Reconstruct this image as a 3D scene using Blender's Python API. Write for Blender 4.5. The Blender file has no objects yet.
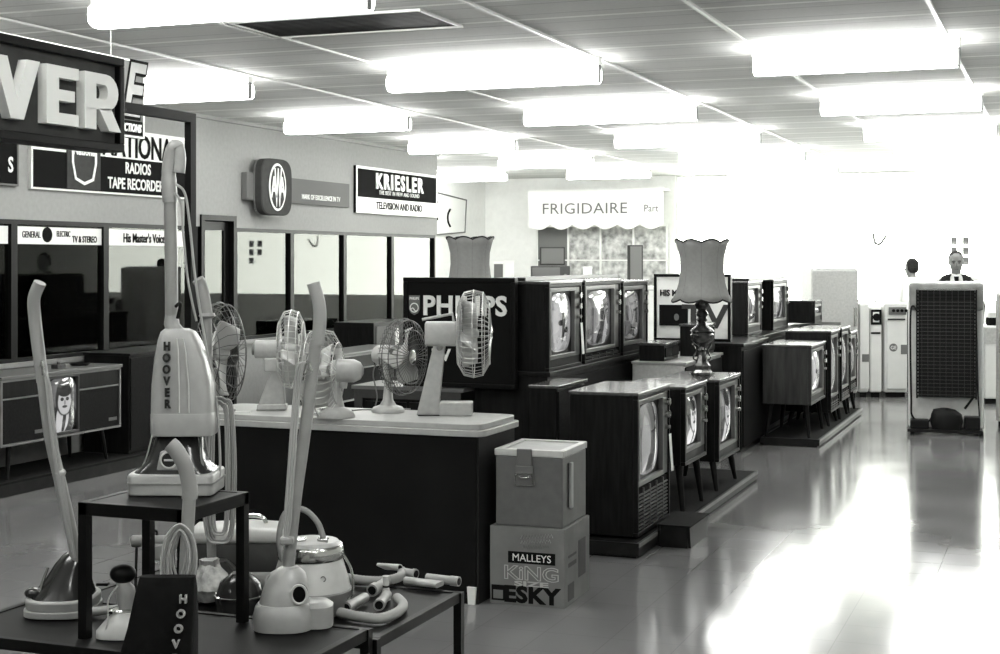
import bpy, bmesh, math, random
from mathutils import Vector, Matrix, Euler
random.seed(7)
PI = math.pi
S = bpy.context.scene
C = S.collection

# ---------------------------------------------------------------- camera, sky, exposure
F = 1460.0                      # focal length in pixels of a 1000 px wide frame
TH = math.atan2(562, F)         # the aisle runs along +Y, the camera looks left of it
CT, ST = math.cos(TH), math.sin(TH)
EYE = 1.65
cd = bpy.data.cameras.new('camera'); cam = bpy.data.objects.new('camera', cd); C.objects.link(cam)
cd.sensor_fit = 'HORIZONTAL'; cd.sensor_width = 36; cd.lens = 36 * F / 1000
cam.location = (0, 0, EYE); cam.rotation_euler = (PI / 2, 0, TH)
cd.shift_y = -(327 - 259) / 1000.0
cd.clip_start = 0.05
S.camera = cam
S.view_settings.view_transform = 'Standard'; S.view_settings.look = 'None'
S.view_settings.gamma = 1; S.view_settings.use_curve_mapping = False
S.view_settings.exposure = 0.95
W = bpy.data.worlds.new('world'); S.world = W; W.use_nodes = True
bg = W.node_tree.nodes['Background']; bg.inputs[0].default_value = (1.0, 1.01, 0.985, 1); bg.inputs[1].default_value = 7.0
TUBE = 15.0                     # brightness of the fluorescent tubes

def at(px, py, d):              # a point seen at photo pixel (px, py) at distance d along the view axis
    a = (px - 500) / F * d
    return Vector((a * CT - d * ST, a * ST + d * CT, EYE - (py - 259) / F * d))

# ---------------------------------------------------------------- materials
TINT = (1.0, 1.012, 0.98)
def lin(v): return (v * TINT[0], min(1, v * TINT[1]), v * TINT[2], 1)
MATS = {}
def mat(name, v, rough=0.5, metal=0.0, vary=0.0, scale=6.0, stretch=(1, 1, 1), coat=0.0, bump=0.0, emit=0.0, v2=None, spec=None):
    m = bpy.data.materials.new(name); m.use_nodes = True; nt = m.node_tree
    b = nt.nodes['Principled BSDF']
    b.inputs['Base Color'].default_value = lin(v); b.inputs['Roughness'].default_value = rough
    b.inputs['Metallic'].default_value = metal; b.inputs['Coat Weight'].default_value = coat
    b.inputs['Coat Roughness'].default_value = 0.1
    if spec is None: spec = 0.12 if (v < 0.05 and rough > 0.3) else 0.5
    b.inputs['Specular IOR Level'].default_value = spec
    if emit: b.inputs['Emission Color'].default_value = lin(1); b.inputs['Emission Strength'].default_value = emit
    if vary or v2 is not None:
        tc = nt.nodes.new('ShaderNodeTexCoord'); mp = nt.nodes.new('ShaderNodeMapping'); n = nt.nodes.new('ShaderNodeTexNoise')
        mp.inputs['Scale'].default_value = stretch; n.inputs['Scale'].default_value = scale; n.inputs['Detail'].default_value = 6
        r = nt.nodes.new('ShaderNodeValToRGB')
        r.color_ramp.elements[0].position = 0.3; r.color_ramp.elements[1].position = 0.7
        a = v2 if v2 is not None else v * (1 + vary)
        r.color_ramp.elements[0].color = lin(v * (1 - vary)); r.color_ramp.elements[1].color = lin(a)
        nt.links.new(tc.outputs['Object'], mp.inputs[0]); nt.links.new(mp.outputs[0], n.inputs[0])
        nt.links.new(n.outputs[0], r.inputs[0]); nt.links.new(r.outputs[0], b.inputs['Base Color'])
        if bump:
            bp = nt.nodes.new('ShaderNodeBump'); bp.inputs['Strength'].default_value = bump; bp.inputs['Distance'].default_value = 0.01
            nt.links.new(n.outputs[0], bp.inputs['Height']); nt.links.new(bp.outputs[0], b.inputs['Normal'])
    MATS[name] = m
    return m
M = {}
M['wood'] = mat('dark wood', 0.008, 0.38, vary=0.5, scale=7, stretch=(6, 6, 0.6))
M['wood_mid'] = mat('mid brown wood', 0.035, 0.34, vary=0.35, scale=6, stretch=(5, 5, 0.5))
M['wood_top'] = mat('polished wood top', 0.06, 0.25, vary=0.3, scale=6, stretch=(5, 0.6, 5), coat=0.5)
M['trimwood'] = mat('pale wood edging', 0.2, 0.3, vary=0.2, scale=8)
M['bezel'] = mat('grey screen surround', 0.12, 0.35)
M['bezel_dark'] = mat('dark screen surround', 0.04, 0.3)
M['grille'] = mat('dark speaker cloth', 0.008, 0.8, vary=0.4, scale=60)
M['slat'] = mat('grille slats', 0.07, 0.4)
M['black'] = mat('black paint', 0.004, 0.4)
M['blackmetal'] = mat('black enamelled angle iron', 0.004, 0.4, vary=0.3, scale=12)
M['shelf'] = mat('black shelf board', 0.005, 0.45, vary=0.4, scale=9)
M['blackcloth'] = mat('black vacuum bag cloth', 0.003, 0.85, vary=0.4, scale=30, bump=0.3)
M['counter'] = mat('dark counter panel', 0.006, 0.55, vary=0.3, scale=3)
M['counterend'] = mat('counter end panel', 0.018, 0.5, vary=0.25, scale=3)
M['laminate'] = mat('pale counter laminate', 0.36, 0.35, vary=0.08, scale=20)
M['cream'] = mat('cream plastic', 0.3, 0.35, vary=0.05, scale=30)
M['creamlight'] = mat('light cream plastic', 0.48, 0.3, vary=0.05, scale=30)
M['greyplastic'] = mat('mid grey plastic', 0.2, 0.4, vary=0.1, scale=30)
M['tube'] = mat('grey enamelled tube', 0.25, 0.32, vary=0.08, scale=20)
M['cord'] = mat('grey rubber cord', 0.32, 0.5)
M['corddark'] = mat('darker rubber cord', 0.12, 0.5)
M['hood'] = mat('dark glossy metal hood', 0.02, 0.16, coat=0.0)
M['chrome'] = mat('chrome', 0.62, 0.16, metal=1.0)
M['fan'] = mat('pale enamelled fan body', 0.36, 0.35, vary=0.12, scale=25)
M['fanblade'] = mat('pale plastic fan blade', 0.42, 0.35)
M['wire'] = mat('bright cage wire', 0.5, 0.3, metal=0.4)
M['wiredark'] = mat('dark cage wire', 0.1, 0.35, metal=0.5)
M['esky'] = mat('grey painted cooler', 0.11, 0.5, vary=0.1, scale=20)
M['eskytop'] = mat('pale cooler rim', 0.45, 0.4, vary=0.08, scale=20)
M['eskylid'] = mat('cooler lid', 0.24, 0.4, vary=0.1, scale=20)
M['carton'] = mat('corrugated cardboard', 0.17, 0.8, vary=0.15, scale=8)
M['cartonside'] = mat('cardboard side patches', 0.07, 0.8, vary=0.2, scale=8)
M['signdark'] = mat('dark sign board', 0.009, 0.8, spec=0.03)
M['signgrey'] = mat('grey sign field', 0.055, 0.8, spec=0.05, vary=0.1, scale=20)
M['signmid'] = mat('mid grey sign strip', 0.16, 0.9, spec=0.1)
M['signwhite'] = mat('white sign paint', 0.78, 0.5)
M['letters'] = mat('raised white letters', 0.8, 0.45)
M['letterside'] = mat('grey letter face', 0.35, 0.5)
M['wallgrey'] = mat('grey painted wall', 0.3, 0.85, vary=0.05, scale=25)
M['wallwhite'] = mat('white painted wall', 0.8, 0.8, vary=0.03, scale=12)
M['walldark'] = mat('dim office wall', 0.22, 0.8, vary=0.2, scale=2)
M['plinth'] = mat('dark plinth', 0.014, 0.35, vary=0.3, scale=12)
M['plinthtop'] = mat('carpeted plinth top', 0.008, 0.8, vary=0.4, scale=40)
M['plinthedge'] = mat('scuffed plinth edging', 0.16, 0.4, vary=0.2, scale=15)
M['appliance'] = mat('white enamel', 0.7, 0.25, vary=0.03, scale=10)
M['appliancegrey'] = mat('off white enamel', 0.45, 0.35, vary=0.12, scale=40)
M['fridgeback'] = mat('galvanised back panel', 0.6, 0.4, vary=0.08, scale=15)
M['fridgeband'] = mat('grey housing', 0.22, 0.45, vary=0.2, scale=10)
M['coil'] = mat('black condenser', 0.012, 0.4)
M['coilwire'] = mat('condenser wire', 0.05, 0.4, metal=0.2)
M['shade'] = mat('pleated lampshade cloth', 0.2, 0.85, vary=0.06, scale=40)
M['shadetrim'] = mat('dark lampshade braid', 0.02, 0.8)
M['bronze'] = mat('dark bronze lamp base', 0.1, 0.2, metal=0.7, vary=0.5, scale=25)
M['skin'] = mat('skin', 0.2, 0.55)
M['hair'] = mat('dark hair', 0.02, 0.6, vary=0.4, scale=60)
M['jacket'] = mat('dark jacket', 0.014, 0.85)
M['shirt'] = mat('white shirt', 0.8, 0.8)
M['trousers'] = mat('grey trousers', 0.06, 0.85)
M['paper'] = mat('white paper', 0.8, 0.7)
M['steel'] = mat('white batten', 0.7, 0.4)
M['cap'] = mat('dark lamp holder', 0.05, 0.5)
M['vent'] = mat('dark ceiling grille', 0.008, 0.5, vary=0.4, scale=10)
M['plastic'] = mat('clear plastic bag', 0.45, 0.2, vary=0.5, scale=25, bump=0.8)
M['floral'] = mat('mottled curtain panel', 0.22, 0.8, scale=9, v2=0.7, vary=0.2)
M['hose'] = mat('ribbed grey hose', 0.27, 0.55)
M['tubelight'] = mat('lit fluorescent tube', 0.9, 0.4, emit=TUBE)

def plain_glass(name, tint=0.9, extra=0.0):
    m = bpy.data.materials.new(name); m.use_nodes = True; nt = m.node_tree; nt.nodes.clear()
    o = nt.nodes.new('ShaderNodeOutputMaterial'); mx = nt.nodes.new('ShaderNodeMixShader')
    tr = nt.nodes.new('ShaderNodeBsdfTransparent'); tr.inputs[0].default_value = lin(tint)
    gl = nt.nodes.new('ShaderNodeBsdfGlossy'); gl.inputs['Roughness'].default_value = 0.02; gl.inputs['Color'].default_value = lin(0.95)
    fr = nt.nodes.new('ShaderNodeFresnel'); fr.inputs[0].default_value = 1.36
    ad = nt.nodes.new('ShaderNodeMath'); ad.operation = 'ADD'; ad.inputs[1].default_value = extra; ad.use_clamp = True
    nt.links.new(fr.outputs[0], ad.inputs[0]); nt.links.new(ad.outputs[0], mx.inputs[0])
    nt.links.new(tr.outputs[0], mx.inputs[1]); nt.links.new(gl.outputs[0], mx.inputs[2]); nt.links.new(mx.outputs[0], o.inputs[0])
    return m
M['glass'] = plain_glass('window glass', 0.75, 0.0)
M['clear'] = plain_glass('clear fan plastic', 0.86, 0.02)

def N(nt, t, **k):
    n = nt.nodes.new(t)
    for a, v in k.items(): setattr(n, a, v)
    return n
def math_node(nt, op, a, b=None):
    n = N(nt, 'ShaderNodeMath', operation=op)
    for i, x in enumerate((a, b)):
        if x is None: continue
        if isinstance(x, (int, float)): n.inputs[i].default_value = x
        else: nt.links.new(x, n.inputs[i])
    return n.outputs[0]

def make_floor():
    m = bpy.data.materials.new('waxed vinyl tile floor'); m.use_nodes = True; nt = m.node_tree; b = nt.nodes['Principled BSDF']
    tc = N(nt, 'ShaderNodeTexCoord')
    br = N(nt, 'ShaderNodeTexBrick', offset=0.0); br.inputs['Scale'].default_value = 1.0
    br.inputs['Brick Width'].default_value = 0.305; br.inputs['Row Height'].default_value = 0.305; br.inputs['Mortar Size'].default_value = 0.002
    br.inputs['Color1'].default_value = lin(0.225); br.inputs['Color2'].default_value = lin(0.237); br.inputs['Mortar'].default_value = lin(0.185)
    nt.links.new(tc.outputs['Object'], br.inputs['Vector'])
    n = N(nt, 'ShaderNodeTexNoise'); n.inputs['Scale'].default_value = 1.3; n.inputs['Detail'].default_value = 8
    nt.links.new(tc.outputs['Object'], n.inputs['Vector'])
    mx = N(nt, 'ShaderNodeMix', data_type='RGBA', blend_type='MULTIPLY'); mx.inputs[0].default_value = 0.35
    nt.links.new(br.outputs['Color'], mx.inputs[6]); nt.links.new(n.outputs['Color'], mx.inputs[7])
    bw = N(nt, 'ShaderNodeRGBToBW'); nt.links.new(mx.outputs[2], bw.inputs[0])
    nt.links.new(bw.outputs[0], b.inputs['Base Color'])
    rr = N(nt, 'ShaderNodeMapRange'); rr.inputs['From Min'].default_value = 0.3; rr.inputs['From Max'].default_value = 0.7
    rr.inputs['To Min'].default_value = 0.1; rr.inputs['To Max'].default_value = 0.17
    nt.links.new(n.outputs[0], rr.inputs[0]); nt.links.new(rr.outputs[0], b.inputs['Roughness'])
    n2 = N(nt, 'ShaderNodeTexNoise'); n2.inputs['Scale'].default_value = 5.0; n2.inputs['Detail'].default_value = 2
    nt.links.new(tc.outputs['Object'], n2.inputs['Vector'])
    bp = N(nt, 'ShaderNodeBump'); bp.inputs['Strength'].default_value = 0.05; bp.inputs['Distance'].default_value = 0.01
    nt.links.new(n2.outputs[0], bp.inputs['Height']); nt.links.new(bp.outputs[0], b.inputs['Normal'])
    b.inputs['IOR'].default_value = 1.5
    return m
M['floor'] = make_floor()

def make_ceiling():
    m = bpy.data.materials.new('panelled ceiling'); m.use_nodes = True; nt = m.node_tree; b = nt.nodes['Principled BSDF']
    tc = N(nt, 'ShaderNodeTexCoord'); sp = N(nt, 'ShaderNodeSeparateXYZ'); nt.links.new(tc.outputs['Object'], sp.inputs[0])
    fr = math_node(nt, 'FRACT', math_node(nt, 'DIVIDE', sp.outputs['Y'], 0.61))
    line = math_node(nt, 'LESS_THAN', math_node(nt, 'ABSOLUTE', math_node(nt, 'SUBTRACT', fr, 0.5)), 0.035)
    fr2 = math_node(nt, 'FRACT', math_node(nt, 'ADD', math_node(nt, 'DIVIDE', sp.outputs['Y'], 0.305), 0.0))
    line2 = math_node(nt, 'LESS_THAN', math_node(nt, 'ABSOLUTE', math_node(nt, 'SUBTRACT', fr2, 0.5)), 0.03)
    n = N(nt, 'ShaderNodeTexNoise'); n.inputs['Scale'].default_value = 40; nt.links.new(tc.outputs['Object'], n.inputs['Vector'])
    mx0 = N(nt, 'ShaderNodeMix', data_type='RGBA'); mx0.inputs[6].default_value = lin(0.58); mx0.inputs[7].default_value = lin(0.68)
    nt.links.new(n.outputs[0], mx0.inputs[0])
    mx1 = N(nt, 'ShaderNodeMix', data_type='RGBA'); mx1.inputs[7].default_value = lin(0.48)
    nt.links.new(line2, mx1.inputs[0]); nt.links.new(mx0.outputs[2], mx1.inputs[6])
    mx2 = N(nt, 'ShaderNodeMix', data_type='RGBA'); mx2.inputs[7].default_value = lin(0.92)
    nt.links.new(line, mx2.inputs[0]); nt.links.new(mx1.outputs[2], mx2.inputs[6])
    nt.links.new(mx2.outputs[2], b.inputs['Base Color']); b.inputs['Roughness'].default_value = 0.8
    return m
M['ceiling'] = make_ceiling()

def picture(name, shapes, base=0.25, gain=1.0, noise=0.35, seed=0.0):
    """a lit television picture: ellipses (y, z, ry, rz, value) over a mottled ground, in the screen's own metres"""
    m = bpy.data.materials.new(name); m.use_nodes = True; nt = m.node_tree; b = nt.nodes['Principled BSDF']
    tc = N(nt, 'ShaderNodeTexCoord'); sp = N(nt, 'ShaderNodeSeparateXYZ'); nt.links.new(tc.outputs['Object'], sp.inputs[0])
    n = N(nt, 'ShaderNodeTexNoise', noise_dimensions='4D'); n.inputs['Scale'].default_value = 9; n.inputs['W'].default_value = seed; n.inputs['Detail'].default_value = 3
    nt.links.new(tc.outputs['Object'], n.inputs['Vector'])
    wob = math_node(nt, 'MULTIPLY', math_node(nt, 'SUBTRACT', n.outputs[0], 0.5), 0.5)
    cur = math_node(nt, 'ADD', math_node(nt, 'MULTIPLY', wob, noise * 4), base)
    for (y, z, ry, rz, v) in shapes:
        dy = math_node(nt, 'POWER', math_node(nt, 'ABSOLUTE', math_node(nt, 'DIVIDE', math_node(nt, 'SUBTRACT', sp.outputs['Y'], y), ry)), 2.0)
        dz = math_node(nt, 'POWER', math_node(nt, 'ABSOLUTE', math_node(nt, 'DIVIDE', math_node(nt, 'SUBTRACT', sp.outputs['Z'], z), rz)), 2.0)
        d = math_node(nt, 'ADD', math_node(nt, 'ADD', dy, dz), wob)
        k = N(nt, 'ShaderNodeMapRange'); k.inputs['From Min'].default_value = 1.1; k.inputs['From Max'].default_value = 0.9
        nt.links.new(d, k.inputs[0])
        mx = N(nt, 'ShaderNodeMix', data_type='FLOAT'); mx.inputs[3].default_value = v
        nt.links.new(k.outputs[0], mx.inputs[0]); nt.links.new(cur, mx.inputs[2]); cur = mx.outputs[0]
    cur = math_node(nt, 'MAXIMUM', cur, 0.0)
    b.inputs['Base Color'].default_value = lin(0.03); b.inputs['Roughness'].default_value = 0.06
    nt.links.new(cur, b.inputs['Emission Color']); b.inputs['Emission Strength'].default_value = gain
    b.inputs['IOR'].default_value = 1.6
    return m
FACE = [(0, -.13, .2, .14, .03), (-.02, -.1, .07, .12, .9), (0, -.12, .02, .1, .04), (0, .05, .1, .13, .04), (0, .03, .075, .1, .85), (0, .11, .085, .05, .03),
        (-.03, .045, .02, .014, .05), (.03, .045, .02, .014, .05), (0, -.01, .03, .01, .1), (0, .02, .01, .02, .4)]
M['pic_face'] = picture('television portrait picture', FACE, 0.2, 0.3, 0.3)
M['pic_face2'] = picture('television portrait picture, brighter', [(0, -.12, .12, .1, 1.0), (.02, -.1, .02, .1, .05)] + FACE[3:] + [(-.1, .1, .03, .12, .02)], 0.35, 0.4, 0.4, 3)
M['pic_street'] = picture('television picture of pale shapes', [(-.1, -.02, .07, .16, .5), (.05, .05, .06, .2, .1), (.12, -.1, .05, .1, .7), (-.02, -.14, .05, .06, .05)], 0.22, 0.25, 0.6, 1.7)
M['pic_grey'] = picture('dim television picture', [(-.05, .05, .1, .12, .42), (.05, -.05, .05, .14, .06), (.1, -.13, .06, .03, .5)], 0.2, 0.22, 0.45, 5.1)
M['pic_fig'] = picture('television picture of a dark figure', [(-.06, 0, .12, .2, .75), (0, .02, .035, .16, .03), (-.05, .0, .05, .02, .04), (.05, -.05, .06, .02, .03)], 0.4, 0.3, 0.5, 8.2)
M['screen_off'] = mat('dark television glass', 0.03, 0.06)

# ---------------------------------------------------------------- mesh builder
class MB:
    def __init__(s): s.b = bmesh.new()
    def quadify(s, vs, f):
        v = [s.b.verts.new(p) for p in vs]
        for q in f:
            try: s.b.faces.new([v[i] for i in q])
            except ValueError: pass
        return s
    def box(s, x0, x1, y0, y1, z0, z1):
        P = [(x0,y0,z0),(x1,y0,z0),(x1,y1,z0),(x0,y1,z0),(x0,y0,z1),(x1,y0,z1),(x1,y1,z1),(x0,y1,z1)]
        return s.quadify(P, [(3,2,1,0),(4,5,6,7),(0,1,5,4),(1,2,6,5),(2,3,7,6),(3,0,4,7)])
    def loft(s, secs, n=20, e=2.0, cap=True, axis='z'):
        """secs: (t, cx, cy, rx, ry); cross sections are superellipses of exponent e, stacked along axis"""
        rings = []
        for sec in secs:
            t, cx, cy, rx, ry = sec[:5]; ee = sec[5] if len(sec) > 5 else e
            r = []
            for i in range(n):
                a = 2 * PI * i / n; c, q = math.cos(a), math.sin(a)
                x = cx + rx * math.copysign(abs(c) ** (2 / ee), c); y = cy + ry * math.copysign(abs(q) ** (2 / ee), q)
                p = {'z': (x, y, t), 'x': (t, x, y), 'y': (x, t, y)}[axis]
                r.append(s.b.verts.new(p))
            rings.append(r)
        for a, b in zip(rings, rings[1:]):
            for i in range(n):
                j = (i + 1) % n
                s.b.faces.new((a[i], a[j], b[j], b[i]))
        if cap:
            s.b.faces.new(rings[0][::-1]); s.b.faces.new(rings[-1])
        return s
    def lathe(s, prof, n=24, cx=0, cy=0, cap=True): # (r, z)
        return s.loft([(z, cx, cy, max(r, 1e-4), max(r, 1e-4)) for r, z in prof], n, 2.0, cap)
    def tube(s, pts, r, n=8, cap=True):
        pts = [Vector(p) for p in pts]; rr = r if isinstance(r, (list, tuple)) else [r] * len(pts)
        rings = []; up = None
        for i, p in enumerate(pts):
            d = (pts[min(i + 1, len(pts) - 1)] - pts[max(i - 1, 0)])
            if d.length < 1e-9: d = Vector((0, 0, 1))
            d.normalize()
            if up is None:
                up = Vector((0, 0, 1)) if abs(d.z) < 0.9 else Vector((1, 0, 0))
            u = up - d * up.dot(d)
            if u.length < 1e-6: u = d.orthogonal()
            u.normalize(); up = u; w = d.cross(u)
            rings.append([s.b.verts.new(p + (u * math.cos(2 * PI * k / n) + w * math.sin(2 * PI * k / n)) * rr[i]) for k in range(n)])
        for a, b in zip(rings, rings[1:]):
            for i in range(n):
                j = (i + 1) % n; s.b.faces.new((a[i], a[j], b[j], b[i]))
        if cap:
            s.b.faces.new(rings[0][::-1]); s.b.faces.new(rings[-1])
        return s
    def torus(s, c, R, r, axis='z', n=32, m=6, Rz=None):
        pts = []
        for i in range(n + 1):
            a = 2 * PI * i / n; x, y = R * math.cos(a), (Rz or R) * math.sin(a)
            p = {'z': (x, y, 0), 'x': (0, x, y), 'y': (x, 0, y)}[axis]
            pts.append(Vector(c) + Vector(p))
        return s.tube(pts, r, m, False)
    def cyl(s, p0, p1, r, n=16): return s.tube([p0, p1], r, n)
    def prism(s, poly, t0, t1, axis='y'):
        """poly of (u, v); axis y: u=x v=z; axis x: u=y v=z; axis z: u=x v=y"""
        f = {'y': lambda u, v, t: (u, t, v), 'x': lambda u, v, t: (t, u, v), 'z': lambda u, v, t: (u, v, t)}[axis]
        a = [s.b.verts.new(f(u, v, t0)) for u, v in poly]; b = [s.b.verts.new(f(u, v, t1)) for u, v in poly]
        s.b.faces.new(a[::-1]); s.b.faces.new(b); n = len(poly)
        for i in range(n):
            j = (i + 1) % n; s.b.faces.new((a[i], a[j], b[j], b[i]))
        return s
    def ball(s, c, r, n=16, m=10):
        rx, ry, rz = r if isinstance(r, (tuple, list)) else (r, r, r)
        return s.loft([(c[2] + rz * -math.cos(PI * k / m), c[0], c[1], max(rx * math.sin(PI * k / m), 1e-4), max(ry * math.sin(PI * k / m), 1e-4)) for k in range(m + 1)], n)
    def frame(s, u0, u1, v0, v1, wd, t0, t1, axis='x'):
        """a rectangular ring in the plane across axis"""
        for (a, b, c, d) in ((u0, u1, v0, v0 + wd), (u0, u1, v1 - wd, v1), (u0, u0 + wd, v0 + wd, v1 - wd), (u1 - wd, u1, v0 + wd, v1 - wd)):
            if axis == 'x': s.box(t0, t1, a, b, c, d)
            elif axis == 'y': s.box(a, b, t0, t1, c, d)
            else: s.box(a, b, c, d, t0, t1)
        return s
    def rot(s, ang, axis='Z', c=(0, 0, 0)):
        bmesh.ops.rotate(s.b, verts=s.b.verts, cent=c, matrix=Matrix.Rotation(ang, 3, axis)); return s
    def move(s, v): bmesh.ops.translate(s.b, verts=s.b.verts, vec=v); return s
    def build(s, name, m, parent=None, bevel=0.0, smooth=True, loc=None, rotz=0.0):
        bmesh.ops.recalc_face_normals(s.b, faces=s.b.faces)
        if loc is not None:
            if rotz: bmesh.ops.rotate(s.b, verts=s.b.verts, cent=(0, 0, 0), matrix=Matrix.Rotation(rotz, 3, 'Z'))
        me = bpy.data.meshes.new(name); s.b.to_mesh(me); s.b.free()
        o = bpy.data.objects.new(name, me); C.objects.link(o)
        me.materials.append(M[m] if isinstance(m, str) else m)
        if loc is not None: o.location = loc
        if parent is not None: o.parent = parent
        if smooth:
            me.shade_smooth() if hasattr(me, 'shade_smooth') else None
            sh = math.radians(38)
            bm = bmesh.new(); bm.from_mesh(me)
            for e in bm.edges:
                if len(e.link_faces) == 2 and e.calc_face_angle(0) > sh: e.smooth = False
            bm.to_mesh(me); bm.free()
        if bevel:
            b = o.modifiers.new('bevel', 'BEVEL'); b.width = bevel; b.segments = 2; b.limit_method = 'ANGLE'; b.angle_limit = math.radians(40)
        return o
def thing(name, label, cat, loc=(0, 0, 0), rotz=0.0, group=None):
    o = bpy.data.objects.new(name, None); C.objects.link(o); o.empty_display_size = 0.1
    o.location = loc; o.rotation_euler = (0, 0, rotz); o['label'] = label; o['category'] = cat
    if group: o['group'] = group
    return o
def tag(o, label, cat, group=None):
    o['label'] = label; o['category'] = cat
    if group: o['group'] = group
    return o
def struct(o): o['kind'] = 'structure'; return o
def copy_tree(o, parent=None):
    c = o.copy(); C.objects.link(c)
    if parent is not None: c.parent = parent
    for ch in list(o.children): copy_tree(ch, c)
    return c

def text(name, body, size, m, parent, loc, face='-y', bold=0.0, depth=0.002, align='CENTER', sx=1.0, spacing=1.0, shear=0.0, label=None, tilt=0.0):
    """lettering; size is the height of a capital letter; loc is the middle of the line"""
    cu = bpy.data.curves.new(name, 'FONT'); cu.body = body; cu.size = size / 0.69; cu.extrude = depth; cu.offset = bold * size
    cu.align_x = align; cu.space_character = spacing; cu.shear = shear; cu.resolution_u = 3
    t = bpy.data.objects.new(name, cu); C.objects.link(t)
    bpy.context.view_layer.update()
    me = bpy.data.meshes.new_from_object(t.evaluated_get(bpy.context.evaluated_depsgraph_get()))
    bpy.data.objects.remove(t); bpy.data.curves.remove(cu)
    me.name = name; me.materials.clear(); me.materials.append(M[m])
    R = {'-y': Matrix.Rotation(PI / 2, 4, 'X'), '+x': Matrix.Rotation(PI / 2, 4, 'Z') @ Matrix.Rotation(PI / 2, 4, 'X'), 'up': Matrix.Identity(4)}[face]
    me.transform(R @ Matrix.Rotation(tilt, 4, 'Z') @ Matrix.Diagonal((sx, 1, 1, 1)) @ Matrix.Translation((0, -size / 2, 0)))
    o = bpy.data.objects.new(name, me); C.objects.link(o); o.location = loc; o.parent = parent
    if label: o['label'] = label
    return o

# heavy block letters for the big hanging sign, in a unit cell (width, outline, holes)
GLY = {
 'H': (0.78, [[(0,0),(.24,0),(.24,.4),(.54,.4),(.54,0),(.78,0),(.78,1),(.54,1),(.54,.6),(.24,.6),(.24,1),(0,1)]]),
 'E': (0.64, [[(0,0),(.64,0),(.64,.2),(.24,.2),(.24,.41),(.56,.41),(.56,.6),(.24,.6),(.24,.8),(.64,.8),(.64,1),(0,1)]]),
 'V': (0.84, [[(.3,0),(.54,0),(.84,1),(.6,1),(.42,.32),(.24,1),(0,1)]]),
}
def letters(mb, word, h, gap=0.12):
    """extruded letters standing on z=0, running along +y, facing +x; returns the length"""
    u = 0
    for ch in word:
        if ch in GLY:
            w, polys = GLY[ch]
            for p in polys: mb.prism([(u + a * h, b * h) for a, b in p], 0, 1, 'x')
        elif ch == 'O':
            w = 0.82
            out, inn = [], []
            for i in range(28):
                a = 2 * PI * i / 28; c, q = math.cos(a), math.sin(a)
                f = lambda v, e: math.copysign(abs(v) ** e, v)
                out.append((u + h * (.41 + .41 * f(c, .85)), h * (.5 + .51 * f(q, .85)))); inn.append((u + h * (.41 + .18 * f(c, .85)), h * (.5 + .3 * f(q, .85))))
            ring(mb, out, inn)
        elif ch == 'R':
            w = 0.76
            out = [(0,.36),(0,1),(.46,1)] + [(.46 + .26 * math.sin(t), .68 + .32 * math.cos(t)) for t in [k * PI / 10 for k in range(1, 10)]] + [(.46,.36),(.3,.36)]
            inn = [(.24,.55),(.24,.81),(.42,.81)] + [(.42 + .07 * math.sin(t), .68 + .13 * math.cos(t)) for t in [k * PI / 10 for k in range(1, 10)]] + [(.42,.55),(.3,.55)]
            ring(mb, [(u + a * h, b * h) for a, b in out], [(u + a * h, b * h) for a, b in inn])
            mb.prism([(u + a * h, b * h) for a, b in [(0,0),(.24,0),(.24,.37),(0,.37)]], 0, 1, 'x')
            mb.prism([(u + a * h, b * h) for a, b in [(.3,.37),(.52,0),(.78,0),(.56,.4)]], 0, 1, 'x')
        u += (w + gap) * h
    return u - gap * h
def ring(mb, out, inn):
    n = len(out)
    A = [[mb.b.verts.new((t, y, z)) for y, z in l] for t in (0, 1) for l in (out, inn)]
    for i in range(n):
        j = (i + 1) % n
        mb.b.faces.new((A[2][i], A[2][j], A[3][j], A[3][i])); mb.b.faces.new((A[0][j], A[0][i], A[1][i], A[1][j]))
        mb.b.faces.new((A[0][i], A[0][j], A[2][j], A[2][i])); mb.b.faces.new((A[1][j], A[1][i], A[3][i], A[3][j]))

def bez(P, n=16):
    """smooth curve through points (Catmull-Rom)"""
    P = [Vector(p) for p in P]; out = []
    for i in range(len(P) - 1):
        a = P[max(i - 1, 0)]; b = P[i]; c = P[i + 1]; d = P[min(i + 2, len(P) - 1)]
        for k in range(n):
            t = k / n
            out.append(0.5 * ((2 * b) + (c - a) * t + (2 * a - 5 * b + 4 * c - d) * t * t + (3 * b - a - 3 * c + d) * t ** 3))
    out.append(P[-1]); return out

# ================================================================ THE ROOM
CEIL = 2.98
struct(MB().box(-10.2, 4.4, -3.2, 23.4, -0.1, 0).build('floor', 'floor', smooth=False))
struct(MB().box(-10.2, 4.4, -3.2, 23.4, CEIL, CEIL + 0.1).build('ceiling', 'ceiling', smooth=False))
# left wall: solid below the sill and above the glazing, openings for the panes and a doorway
WX = -7.4
wl = MB()
DOOR0, DOOR1 = 11.54, 12.15
wl.box(WX - .12, WX, -3.2, DOOR0, 0, .86); wl.box(WX - .12, WX, DOOR1, 17.0, 0, .86)
wl.box(WX - .12, WX, -3.2, DOOR0, 1.95, CEIL); wl.box(WX - .12, WX, DOOR1, 17.0, 1.95, CEIL); wl.box(WX - .12, WX, DOOR0, DOOR1, 2.06, CEIL)
wl.box(WX - .12, WX, -3.2, 5.4, .86, 1.95)
struct(wl.build('wall_left', 'wallgrey', smooth=False))
struct(MB().box(WX - .14, WX + .035, -3.2, DOOR0, .83, .865).box(WX - .14, WX + .035, DOOR1, 17.0, .83, .865).build('trim_1', 'tube', smooth=False))
MULL = [5.45, 6.65, 7.85, 9.0, 10.14, DOOR0 - .02], [DOOR1 + .02, 13.28, 14.47, 15.7, 16.96]
k = 0
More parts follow.
